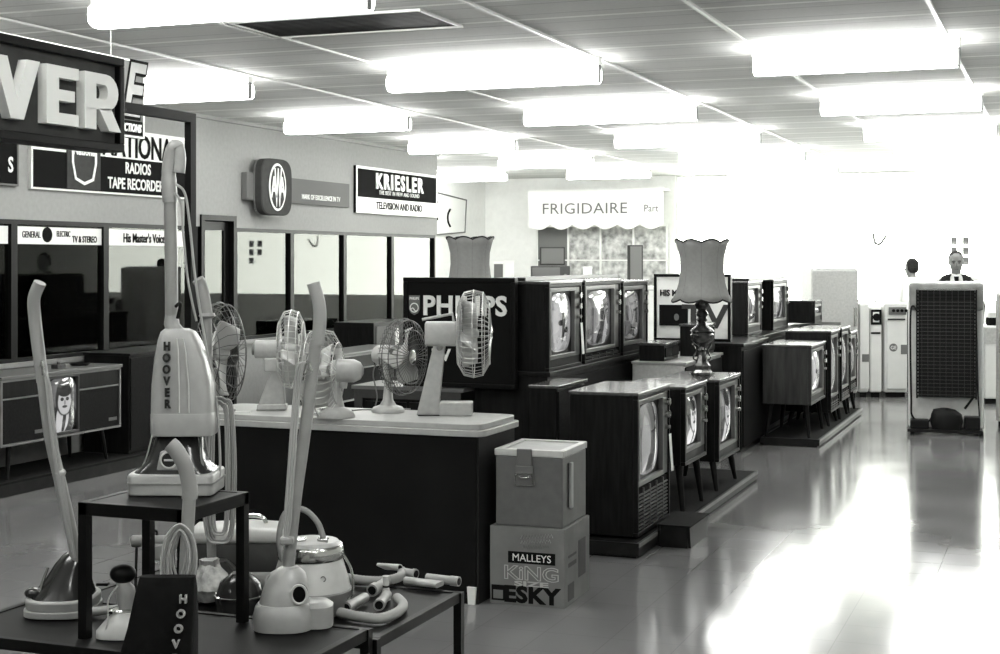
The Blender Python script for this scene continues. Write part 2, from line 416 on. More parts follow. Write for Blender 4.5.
for row in MULL:
    for a, b in zip(row, row[1:]):
        k += 1
        w = thing('window_%d' % k, '', 'window', (WX - .04, (a + b) / 2, .86)); del w['label']; del w['category']; struct(w)
        h = (b - a) / 2
        MB().frame(-h, h, 0, 1.09, .035, -.03, .035, 'x').build('window_frame', 'black', w, smooth=False)
        MB().box(-.003, .003, -h + .03, h - .03, .03, 1.06).build('pane', 'glass', w, smooth=False)
# doorway with an open dark glazed door leaf
d = thing('door_1', '', 'door', (WX - .05, (DOOR0 + DOOR1) / 2, 0)); del d['label']; del d['category']; struct(d)
hw = (DOOR1 - DOOR0) / 2
MB().box(-.05, .07, -hw, -hw + .05, 0, 2.06).box(-.05, .07, hw - .05, hw, 0, 2.06).box(-.05, .07, -hw + .05, hw - .05, 2.01, 2.06).build('door_frame', 'black', d, smooth=False)
MB().frame(-hw + .06, hw - .06, 0.01, 2.0, .08, -.02, .015, 'x').box(-.02, .015, -hw + .14, hw - .14, .8, .95).build('door_leaf', 'black', d, smooth=False)
MB().box(-.004, .002, -hw + .14, hw - .14, .95, 1.92).build('pane', 'glass', d, smooth=False)
# dim office behind the glass
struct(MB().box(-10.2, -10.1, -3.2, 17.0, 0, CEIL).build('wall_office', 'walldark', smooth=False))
struct(MB().box(-10.1, WX - .12, 16.9, 17.0, 0, CEIL).build('wall_return', 'wallgrey', smooth=False))
struct(MB().box(-10.2, -9.0, 17.0, 23.0, 0, CEIL).build('wall_recess', 'wallwhite', smooth=False))
BY = 22.7
# back wall: solid on the left, then bright glazing added to blow out the far end, over a low wall
bw = MB(); GX0, GX1, GZ = -5.75, 1.9, 1.0
bw.box(-9.0, GX0, BY, BY + .2, 0, CEIL).box(GX0, GX1, BY, BY + .2, 0, GZ).box(GX1, 4.4, BY, BY + .2, 0, CEIL)
struct(bw.build('wall_back', 'wallwhite', smooth=False))
w = thing('window_20', '', 'x', ((GX0 + GX1) / 2, BY + .1, GZ)); del w['label']; del w['category']; struct(w)
hh = (GX1 - GX0) / 2
MB().frame(-hh, hh, 0, CEIL - GZ, .03, -.04, .04, 'y').build('window_frame', 'steel', w, smooth=False)
MB().box(-hh + .03, hh - .03, -.004, .004, .03, CEIL - GZ - .03).build('pane', plain_glass('added bright glazing', 0.97), w, smooth=False)
struct(MB().box(4.2, 4.4, -3.2, BY, 0, CEIL).build('wall_right', 'wallwhite', smooth=False))
struct(MB().box(-10.1, 4.2, -3.2, -3.0, 0, CEIL).build('wall_front', 'wallgrey', smooth=False))

# ceiling cover strips running down the shop
for i, (x, z0) in enumerate([(-.64, 0), (-1.8, 0), (-2.86, 0), (-4.36, 0), (-5.45, 0), (.55, 0), (1.75, 0)]):
    struct(MB().box(x - .012, x + .012, -3, BY, CEIL - .012, CEIL).build('trim_%d' % (i + 2), 'steel', smooth=False))
struct(MB().box(WX, WX + .03, -3, 17, CEIL - .035, CEIL).build('trim_12', 'wallgrey', smooth=False))

# dark grille in the ceiling by the nearest lamp
v = thing('ceiling_vent', 'dark louvred grille set in the ceiling beside the nearest lamp', 'vent', (-3.8, 7.38, CEIL))
MB().frame(-.62, .62, -.3, .3, .02, -.012, 0, 'z').build('frame', 'steel', v, smooth=False)
f = MB()
for j in range(14): f.box(-.6, .6, -.28 + j * .04, -.255 + j * .04, -.006, -.002)
f.build('louvre', 'vent', v, smooth=False)

# fluorescent battens
def batten(x, y, L, label):
    t = thing('fluorescent_lamp', label, 'ceiling light', (x, y, CEIL), 0, 'bare fluorescent battens on the ceiling')
    MB().box(-L / 2 - .02, L / 2 + .02, -.035, .035, -.055, 0).build('batten', 'steel', t, bevel=.006, smooth=False)
    MB().loft([(-L / 2, 0, -.115, .085, .058, 3.0), (L / 2, 0, -.115, .085, .058, 3.0)], 20, axis='x').build('tube_glow', 'tubelight', t)  # oversized glowing body stands in for the film glow around a bare tube
    for s in (-1, 1):
        MB().box(s * (L / 2 + .005) - .012, s * (L / 2 + .005) + .012, -.02, .02, -.17, -.05).build('lamp_holder', 'cap', t, bevel=.004, smooth=False)
def lamp_label(x, y):
    seen = {-8.3: [17.45, 20.2], -6.1: [9.2, 11.95, 14.7, 17.45, 20.2], -3.6: [6.12, 9.2, 11.95, 14.7, 17.45, 20.2], -1.2: [9.2, 11.95, 14.7, 17.45, 20.2]}.get(x, [])
    if y not in seen: return 'lit fluorescent batten added unseen out of frame, %s, %.0f metres in' % (cn[x], y)
    order = ['nearest', 'second nearest', 'third nearest', 'fourth nearest', 'fifth nearest', 'sixth nearest'][seen.index(y)]
    return 'lit fluorescent batten %s, %s of those in view' % (cn[x], order if y != 20.2 else 'farthest')
cols = {-8.3: 1.22, -6.1: 1.22, -3.6: 1.5, -1.2: 1.22, 1.2: 1.5}
cn = {-8.3: 'in the far left recess', -6.1: 'in row nearest left wall', -3.6: 'in second row from left wall', -1.2: 'in row over aisle', 1.2: 'in row right of aisle'}
ys = [6.12, 9.2, 11.95, 14.7, 17.45, 20.2, .8, 3.4]  # the two front rows are unseen, added to light the foreground
yn = ['third', 'fourth', 'fifth', 'sixth', 'seventh', 'farthest', 'first', 'second']
for x, L in cols.items():
    for j, y in enumerate(ys):
        if x == -8.3 and y < 17.4: continue
        if x == -6.1 and y < 6: continue  # nearest left-wall batten is unseen, added to brighten the floor there
        if x == -1.2 and 6 < y < 9: continue
        if x == 1.2 and 4 < y < 12: continue
        batten(x - (.17 if j == 0 else 0), y, L, lamp_label(x, y))

# ================================================================ SIGNS ON THE LEFT WALL
def panel(name, label, cat, y0, y1, z0, z1, m, x=WX, th=.03, border=None, bw_=.015):
    t = thing(name, label, cat, (x, (y0 + y1) / 2, (z0 + z1) / 2))
    h, q = (y1 - y0) / 2, (z1 - z0) / 2
    MB().box(.0, th, -h, h, -q, q).build('board', m, t, smooth=False)
    if border: MB().frame(-h, h, -q, q, bw_, 0, th + .006, 'x').build('frame', border, t, smooth=False)
    return t, h, q, th
t, h, q, th = panel('wall_sign', 'long National sign with white top half and dark lower half on left wall', 'sign', 9.15, 11.3, 2.19, 2.74, 'signwhite')
MB().box(th, th + .004, -h + .02, h - .02, -q + .015, .03).build('lower_panel', 'signdark', t, smooth=False)
MB().box(th + .003, th + .01, -h + .42, -h + .85, -q + .02, q - .02).build('emblem_panel', 'signgrey', t, smooth=False)
sh = MB(); pl = [(-.16,.08),(.16,.08),(.16,-.02),(.12,-.16),(0,-.2),(-.12,-.16),(-.16,-.02)]
e = MB(); ring(e, pl, [(a * .86, b * .86 - .004) for a, b in pl]); e.b.verts.ensure_lookup_table()
for vv in e.b.verts: vv.co.x = th + .01 + vv.co.x * .006
e.build('emblem', 'signwhite', t, smooth=False).location = (0, -h + .635, -.02)
text('lettering', 'National', .075, 'signwhite', t, (th + .016, -h + .635, .06), '+x', .03, sx=.8)
text('lettering', 'NATIONAL', .19, 'signdark', t, (th + .004, .36, .145), '+x', .03, sx=.8)
text('lettering', 'RADIOS', .09, 'signwhite', t, (th + .008, .3, -.045), '+x', .03, sx=.8)
text('lettering', 'TAPE RECORDERS', .09, 'signwhite', t, (th + .008, .3, -.18), '+x', .03, sx=.8)
t, h, q, th = panel('wall_sign', 'dark sign ending in a white letter S, left end of the left wall', 'sign', 7.8, 9.0, 2.2, 2.6, 'signdark', border='signmid')
text('lettering', 'S', .11, 'signwhite', t, (th + .004, h - .09, -.04), '+x', .03, sx=.8)
# AWA
t = thing('wall_sign', 'rounded dark AWA sign with white oval standing off the left wall', 'sign', (WX, 12.68, 2.36))
MB().box(0, .07, -.42, -.1, -.14, .13).build('side_box', 'signmid', t, bevel=.01, smooth=False)
MB().loft([(.07, 0, 0, .285, .265), (.085, 0, 0, .3, .28), (.15, 0, 0, .3, .28), (.16, 0, 0, .29, .27)], 40, 4.5, axis='x').build('board', 'signgrey', t)
MB().loft([(.068, 0, 0, .302, .282), (.082, 0, 0, .308, .288)], 40, 4.5, axis='x').build('edge_trim', 'trimwood', t)
MB().loft([(.16, 0, 0, .165, .235), (.166, 0, 0, .165, .235)], 40, axis='x').build('oval', 'signwhite', t)
MB().loft([(.166, 0, 0, .142, .212), (.169, 0, 0, .142, .212)], 40, axis='x').build('oval_field', 'signgrey', t)
for yy, bdy, sc, hh2 in ((-.082, 'A', .62, .2), (0, 'W', .5, .36), (.082, 'A', .62, .2)):
    text('lettering', bdy, hh2, 'signwhite', t, (.17, yy, 0), '+x', .03, sx=sc * (.2 / hh2) * .9)
t, h, q, th = panel('wall_sign', 'plain grey strip reading MARK OF EXCELLENCE IN TV beside the AWA sign', 'sign', 13.02, 14.5, 2.22, 2.48, 'signmid')
text('lettering', 'MARK OF EXCELLENCE IN TV', .05, 'signwhite', t, (th + .003, .08, -.05), '+x', .02, sx=.9)
t, h, q, th = panel('wall_sign', 'white framed Kriesler television and radio sign on left wall', 'sign', 14.66, 16.93, 2.17, 2.7, 'signdark', border='signwhite', bw_=.03)
MB().box(th, th + .004, -h + .03, h - .03, -q + .03, -q + .18).build('lower_panel', 'signwhite', t, smooth=False)
text('lettering', 'KRIESLER', .17, 'letters', t, (th + .003, .02, .115), '+x', .045, .01, sx=1.05, spacing=1.3)
text('lettering', 'THE BEST IN VIEW AND SOUND', .045, 'signwhite', t, (th + .003, .02, -.015), '+x', .0, sx=1.1, spacing=1.1)
text('lettering', 'TELEVISION AND RADIO', .08, 'signdark', t, (th + .006, .02, -.165), '+x', .02, sx=1.0)
# strips of lettering inside the tops of the panes
def strip(name_label, y0, y1, items):
    t = thing('window_banner', name_label, 'sign', (WX - .03, (y0 + y1) / 2, 1.84))
    MB().box(.0, .006, -(y1 - y0) / 2, (y1 - y0) / 2, -.075, .06).build('board', 'signwhite', t, smooth=False)
    for (b, s, y, z, sx, bo) in items: text('lettering', b, s, 'signdark', t, (.008, y, z), '+x', bo, sx=sx)
    return t
strip('white banner lettered with the end of a trade name, leftmost window', 7.9, 8.95, [('MARINE', .05, .3, -.01, .8, 0)])
t = strip('white banner reading GENERAL ELECTRIC TV & STEREO along window top', 9.05, 10.1, [('GENERAL', .05, -.36, .0, .7, 0), ('ELECTRIC', .045, .03, .01, .6, 0), ('TV & STEREO', .05, .3, -.03, .75, .03)])
MB().loft([(.006, -.17, 0, .06, .06), (.009, -.17, 0, .06, .06)], 24, axis='x').build('emblem', 'signdark', t)
strip("white banner reading His Master's Voice along window top", 10.2, 11.45, [("His Master's Voice", .075, -.12, -.01, .75, .03)])
# ---- sign in the recess beyond
t = thing('wall_sign', 'plain white placard with two dark curved marks on far recess wall', 'sign', (-9.0, 21.05, 2.35))
MB().prism([(-.95, -.34), (-.93, .34), (.72, .24), (.66, -.26)], 0, .03, 'x').build('board', 'signwhite', t, smooth=False)
MB().tube([(.035, -.96, -.35), (.035, -.94, .35), (.035, .73, .25), (.035, .67, -.27), (.035, -.96, -.35)], .012, 6).build('edge_trim', 'signmid', t)
for yy, zz in ((-.5, .05), (.0, -.05)):
    MB().tube(bez([(.035, yy + .06, zz + .13), (.035, yy - .03, zz + .05), (.035, yy - .03, zz - .06), (.035, yy + .06, zz - .14)], 5), .018, 6).build('mark', 'signdark', t)

# ================================================================ HANGING HOOVER SIGN AND FRAME
t = thing('hanging_sign', 'large dark framed Hoover sign with raised white letters, hung upper left', 'sign', (-3.05, 3.485, 2.02))
MB().box(-.09, -.01, -.98, .76, .02, .31).build('board', 'signgrey', t, smooth=False)
MB().frame(-1.0, .78, 0, .325, .028, -.1, .012, 'x').build('frame', 'black', t, bevel=.003, smooth=False)
l = MB(); Lw = letters(l, 'HOOVER', .19, .13) * 1.34
for vv in l.b.verts: vv.co.x = -.01 + vv.co.x * .035; vv.co.y *= 1.34
l.build('lettering', 'letters', t, smooth=False).location = (0, .735 - Lw, .065)
for yy in (-.5, .2): MB().cyl((-.05, yy, .32), (-.05, yy, CEIL - 2.02), .0025, 6).build('hanging_wire', 'wire', t)
t = thing('sign_gantry', 'thin black post and crossbar frame rising behind the hanging Hoover sign', 'frame', (-3.075, 4.73, .4505))
MB().box(-.014, .014, -.018, .018, 0, 1.75).build('post', 'blackmetal', t, smooth=False)
MB().box(-.014, .014, -.43, -.018, 1.715, 1.75).build('crossbar', 'blackmetal', t, smooth=False)
t = thing('hanging_sign', 'pale hanging placard with slanted outlined letter E behind the Hoover sign', 'sign', (-4.6, 5.75, 2.3))
MB().box(-.02, 0, -.85, .87, 0, .4).build('board', 'signmid', t, smooth=False)
MB().frame(-.86, .88, -.005, .405, .008, -.022, .004, 'x').build('edge_trim', 'signwhite', t, smooth=False)
MB().box(0, .003, -.85, .865, .008, .082).build('lower_panel', 'signdark', t, smooth=False)
for bold, m_, dx in ((.09, 'signdark', .003), (.03, 'trimwood', .006)):
    text('lettering', 'E', .275, m_, t, (dx, .755, .25), '+x', bold, .0015, sx=.8, shear=.3)
text('lettering', 'UCTIONS', .04, 'signwhite', t, (.005, .755, .045), '+x', .04, sx=.72, shear=.2)
for yy in (-.6, .6): MB().cyl((-.01, yy, .4), (-.01, yy, CEIL - 2.3), .002, 6).build('hanging_wire', 'wire', t)

# ================================================================ BACK OF THE SHOP
t = thing('display_awning', 'white scalloped Frigidaire awning over window display on back wall', 'awning', (-6.95, BY - .45, 0))
sc = []
n = 6; x0, x1 = -1.12, 1.12
for i in range(n):
    for kk in range(9):
        u = kk / 8.0
        sc.append((x0 + (x1 - x0) * (i + u) / n, 2.2 - .08 * math.sin(PI * u)))
MB().prism([(x0, 2.75), (x0, 2.2)] + sc[1:] + [(x1, 2.2), (x1, 2.75)], -.01, .01, 'y').build('valance', 'signwhite', t, smooth=False)
MB().box(x0, x1, 0, .45, 2.73, 2.76).build('canopy', 'signwhite', t, smooth=False)
text('lettering', 'FRIGIDAIRE', .17, 'signmid', t, (-.17, -.014, 2.46), '-y', 0, sx=1.1, spacing=1.05)
text('lettering', 'Part', .11, 'signmid', t, (.93, -.014, 2.45), '-y', 0, sx=.9)
t = thing('display_window', 'mottled curtained window display under the Frigidaire awning', 'display', (-6.95, BY - .06, 1.2))
for i, m_ in enumerate(['signmid', 'floral', 'floral', 'floral']):
    MB().box(-1.1 + i * .55, -.58 + i * .55, -.01, .03, 0, 1.0).build('curtain_panel', m_, t, smooth=False)
f = MB().frame(-1.12, 1.1, -.02, 1.0, .03, -.03, -.01, 'y').box(-1.12, 1.1, -.03, -.01, .42, .44)
for i in range(1, 4): f.box(-1.13 + i * .55, -1.1 + i * .55, -.03, -.01, 0, 1.0)
f.build('frame', 'signwhite', t, smooth=False)

def cabinet_box(name, label, cat, c, w, d, h, m, rot=0, group=None, bevel=.01):
    t = thing(name, label, cat, c, rot, group)
    MB().box(-w / 2, w / 2, -d / 2, d / 2, 0, h).build('body', m, t, bevel=bevel, smooth=False)
    return t
# partition bench in front of the awning carrying the far radios
t = cabinet_box('display_cabinet', 'long low white cabinet standing before the Frigidaire window display', 'cabinet', (-7.0, 21.3, 0), 3.4, .7, 1.25, 'appliance')
for i in range(5): MB().frame(-1.65 + i * .66, -1.01 + i * .66, .08, 1.2, .02, -.36, -.35, 'y').build('door', 'appliancegrey', t, smooth=False)
def small_box(name, label, cat, px0, px1, py0, d, m, z0=1.25, dep=.3, detail=None):
    a, b = at(px0, py0, d), at(px1, py0, d)
    t = thing(name, label, cat, ((a.x + b.x) / 2, (a.y + b.y) / 2, z0), TH)
    w = (b - a).length; h = a.z - z0
    MB().box(-w / 2, w / 2, 0, dep, 0, h).build('body', m, t, bevel=.008, smooth=False)
    if detail == 'speaker':
        MB().box(-w / 2 + .02, w / 2 - .02, -.008, 0, .02, h - .02).build('speaker_grille', 'signmid', t, smooth=False)
    elif detail == 'radio':
        MB().box(-w / 2 + .02, w / 2 - .15, -.008, 0, .02, h - .02).build('dial', 'bezel', t, smooth=False)
        MB().cyl((w / 2 - .07, -.02, h / 2), (w / 2 - .07, 0, h / 2), .03).build('knob', 'chrome', t)
    elif detail == 'lid':
        MB().box(-w / 2 - .006, w / 2 + .006, -.006, dep + .006, h - .03, h + .005).build('lid', 'signwhite', t, smooth=False)
    return t
small_box('record_player', 'dark flat record player under the grey box before the awning', 'record player', 531, 570, 266, 21.8, 'bezel_dark', detail='radio')
small_box('portable_speaker', 'tall mid grey box standing on dark record player before awning', 'speaker', 540, 565, 247, 21.85, 'signgrey', z0=1.56, dep=.25, detail='speaker')
small_box('carton', 'little white carton right of the dark record player', 'box', 583, 592, 267, 21.8, 'paper', detail='lid')
small_box('portable_speaker', 'narrow grey upright box at right end of the awning display', 'speaker', 629, 643, 245, 21.9, 'signgrey', detail='speaker')
small_box('carton', 'small grey carton between lampshade and white carton, far back', 'box', 494, 503, 262, 21.8, 'signmid', detail='lid')
small_box('carton', 'small bright white carton beside the grey one, far back', 'box', 504, 514, 261, 21.7, 'paper', detail='lid')

# white goods along the far end of the aisle
def whitegood(name, label, cat, px0, px1, ytop, d, m, dep=.62, kind='fridge'):
    a, b = at(px0, 300, d), at(px1, 300, d)
    h = EYE - (ytop - 259) / F * d
    t = thing(name, label, cat, ((a.x + b.x) / 2, (a.y + b.y) / 2, 0), TH)
    w = (b - a).length - .012
    MB().box(-w / 2, w / 2, 0, dep, .06, h).build('body', m, t, bevel=.02, smooth=False)
    MB().box(-w / 2 + .02, w / 2 - .02, .04, dep - .03, 0, .06).build('kick_plate', 'black', t, smooth=False)
    return t, w, h
t, w, h = whitegood('refrigerator', 'tall grainy white refrigerator beyond the far televisions', 'refrigerator', 811, 858, 268, 17.3, 'appliancegrey')
MB().box(-w / 2, w / 2, -.05, -.004, .1, h - .02).build('door', 'appliancegrey', t, bevel=.02, smooth=False)
MB().box(w / 2 - .06, w / 2 - .03, -.08, -.05, h * .55, h * .7).build('handle', 'chrome', t, bevel=.008, smooth=False)
t, w, h = whitegood('refrigerator', 'slim pale refrigerator right of the tall grainy one', 'refrigerator', 858.5, 869, 303, 17.4, 'appliance')
MB().box(-w / 2, w / 2, -.04, -.004, .1, h - .02).build('door', 'appliance', t, bevel=.01, smooth=False)
MB().box(-.03, .05, -.045, -.04, h * .38, h * .46).build('badge', 'signmid', t, smooth=False)
t, w, h = whitegood('washing_machine', 'white washing machine with dark dial panel left of the stove', 'washing machine', 869.5, 882.5, 307, 17.4, 'appliance')
MB().box(-w / 2 + .01, w / 2 - .01, -.02, 0, h - .21, h - .03).build('control_panel', 'signdark', t, smooth=False)
MB().box(-w / 2 + .03, w / 2 - .04, -.025, -.02, h - .18, h - .06).build('dial_plate', 'signwhite', t, smooth=False)
MB().cyl((-.0, -.04, h - .12), (-.0, -.025, h - .12), .045).build('dial', 'signdark', t)
MB().box(-.06, .05, -.01, 0, h - .32, h - .3).build('handle', 'signdark', t, smooth=False)
t, w, h = whitegood('stove', 'white upright stove with dark control strip left of the turned refrigerator', 'stove', 884, 908, 303, 17.4, 'appliance')
MB().box(-w / 2, w / 2, .45, .6, h, h + .02).build('splashback', 'appliance', t, smooth=False)
MB().box(-w / 2 + .05, w / 2 - .02, -.02, 0, h - .14, h - .05).build('control_panel', 'signmid', t, smooth=False)
for i in range(4): MB().cyl((-w / 2 + .1 + i * .05, -.04, h - .09), (-w / 2 + .1 + i * .05, -.02, h - .09), .018, 12).build('knob', 'signdark', t)
MB().box(-w / 2 + .02, w / 2 - .02, -.03, 0, .1, h - .2).build('oven_door', 'appliance', t, bevel=.01, smooth=False)
MB().box(-w / 2 + .03, w / 2 - .04, -.05, -.03, h - .2, h - .185).build('handle', 'signdark', t, smooth=False)
MB().cyl((-.04, -.036, h * .53), (-.04, -.03, h * .53), .048, 24).build('badge', 'signmid', t)
text('lettering', 'GE', .04, 'signwhite', t, (-.04, -.039, h * .53), '-y', .02, .001)
MB().box(.05, .14, -.036, -.03, h * .46, h * .56).build('sticker', 'signmid', t, smooth=False)
# refrigerator and bench at the right edge
t, w, h = whitegood('refrigerator', 'white refrigerator cut off by the right edge, nearer than stove', 'refrigerator', 997, 1052, 292, 14.2, 'appliance')
t.rotation_euler.z = .02
MB().box(-w / 2, w / 2, -.05, -.004, .1, h - .02).build('door', 'appliancegrey', t, bevel=.02, smooth=False)
MB().box(-w / 2 + .03, -w / 2 + .06, -.08, -.05, h * .55, h * .7).build('handle', 'chrome', t, bevel=.008, smooth=False)
t, w, h = whitegood('washing_machine', 'pale washing machine glimpsed between the two right-hand refrigerators', 'washing machine', 984, 1003, 326, 16.6, 'appliance')
MB().box(-w / 2, w / 2, -.02, 0, h - .2, h - .02).build('control_panel', 'appliancegrey', t, smooth=False)
p = t.location
t = thing('mixer', 'small dark and white kitchen appliance on pale washing machine at right', 'appliance', (p.x - .02, p.y + .2, h), TH)
MB().box(-.06, .06, -.06, .06, 0, .09).build('body', 'signdark', t, bevel=.01, smooth=False)
MB().loft([(.09, 0, 0, .055, .055), (.14, 0, 0, .05, .05), (.16, 0, 0, .02, .02)]).build('bowl', 'appliance', t)

# the refrigerator turned with its back to the camera
a, b = at(909, 300, 13.9), at(983, 300, 13.9)
t = thing('refrigerator', 'white refrigerator turned to show its black condenser grid and compressor', 'refrigerator', ((a.x + b.x) / 2, (a.y + b.y) / 2, 0), .1)
H = 1.43; w = .69
MB().box(-w / 2, w / 2, .004, .62, .03, H).build('body', 'appliance', t, bevel=.03, smooth=False)
MB().box(-w / 2 + .02, w / 2 - .02, -.006, .004, .03, H - .03).build('back_panel', 'fridgeback', t, bevel=.004, smooth=False)
MB().loft([(-w / 2 + .01, -.02, H - .14, .05, .12), (-w / 2 + .04, -.02, H - .14, .07, .13), (w / 2 - .04, -.02, H - .14, .07, .13), (w / 2 - .01, -.02, H - .14, .05, .12)], 24, 4, axis='x').build('top_housing', 'fridgeband', t)
x0, x1, z0, z1 = -.265, .265, .35, H - .07
pts = []
rows = 30
for i in range(rows):
    z = z1 - (z1 - z0) * i / (rows - 1)
    pts += [(x0, -.115, z), (x1, -.115, z)] if i % 2 == 0 else [(x1, -.115, z), (x0, -.115, z)]
cc = MB().tube(pts, .0075, 6)
cc.build('condenser_coil', 'coil', t)
MB().box(x0 + .01, x1 - .01, -.101, -.096, z0, z1).build('condenser_sheet', 'coil', t, smooth=False)
cw = MB()
for i in range(rows - 4):
    z = z1 - .1 - (z1 - z0 - .1) * (i + .5) / (rows - 4); cw.box(x0 + .02, x1 - .02, -.124, -.121, z - .003, z + .003)
for i in range(9): cw.box(x0 + .04 + i * .055, x0 + .044 + i * .055, -.126, -.124, z0, z1)
cw.build('condenser_wire', 'coilwire', t, smooth=False)
MB().box(x0 - .01, x0 + .005, -.13, -.08, z0 - .02, z1).box(x1 - .005, x1 + .01, -.13, -.08, z0 - .02, z1).build('condenser_bracket', 'coil', t, smooth=False)
MB().box(x0, x1, -.135, -.12, z1 - .005, z1 + .012).build('top_rail', 'chrome', t, smooth=False)
MB().tube(bez([(x0, -.1, z1 - .2), (x0 - .06, -.1, z1 - .22), (x0 - .055, -.1, z0), (x0 - .04, -.1, .15), (x0 + .08, -.12, .1), (-.13, -.14, .16)], 8), .009, 6).build('pipe', 'coil', t)
MB().tube(bez([(x1, -.1, z1 - .1), (x1 + .02, -.1, .4), (x1 + .03, -.1, .15), (x1 - .02, -.14, .1)], 8), .007, 6).build('pipe', 'coil', t)
MB().tube([(x1 - .02, -.1, z0), (x1 - .1, -.12, z0 - .11)], .012, 6).build('pipe', 'coil', t)
MB().loft([(.05, 0, -.17, .13, .09, 2.6), (.12, 0, -.17, .15, .1, 2.6), (.19, 0, -.17, .14, .095, 2.6), (.235, -.02, -.17, .1, .07), (.25, -.02, -.17, .03, .02)], 24).build('compressor', 'coil', t)
MB().box(-.33, -.16, -.2, -.04, .05, .13).build('terminal_box', 'coil', t, bevel=.01, smooth=False)
MB().box(.16, .3, -.2, -.04, .05, .17).build('terminal_box', 'coil', t, bevel=.01, smooth=False)
MB().box(-w / 2 - .01, w / 2 - .02, -.27, -.03, .025, .05).build('base_rail', 'coil', t, smooth=False)
for sx_ in (-1, 1): MB().cyl((sx_ * .31, -.2, 0), (sx_ * .31, -.2, .028), .02, 12).build('foot', 'coil', t)
for sx_ in (-1, 1): MB().cyl((sx_ * .31, .55, 0), (sx_ * .31, .55, .032), .02, 12).build('foot', 'coil', t)
# small posters on the added bright glazing
for i, (px, py) in enumerate([(955, 241), (967, 241), (967, 251), (967, 261), (955, 251)]):
    pos = at(px, py, 22.0)
    t = thing('window_sticker', ['grey sticker on far glass above the jacketed person, upper left', 'grey sticker on far glass above the jacketed person, upper right', 'grey sticker on far glass, second down in the right column', 'grey sticker on far glass, lowest in the right column', 'grey sticker on far glass just over the jacketed person'][i], 'sticker', (pos.x, BY + .08, pos.z), 0, 'grey stickers on the far glass')
    MB().box(-.045, .045, 0, .01, -.055, .055).build('sheet', 'trimwood', t, smooth=False)
    MB().box(-.035, .035, -.002, 0, -.01, .045).build('print', 'bezel', t, smooth=False)
# wall clock face and mark seen at x 878 and 655
pos = at(878, 238, 22)
t = tag(MB().tube(bez([(-.09, 0, .08), (-.07, 0, -.06), (0, 0, -.09), (.06, 0, -.02), (.1, 0, .04)], 5), .018, 6).build('window_decal', 'signmid', loc=(pos.x, BY + .075, pos.z)), 'faint curved grey mark on far glass left of the two people', 'decal')

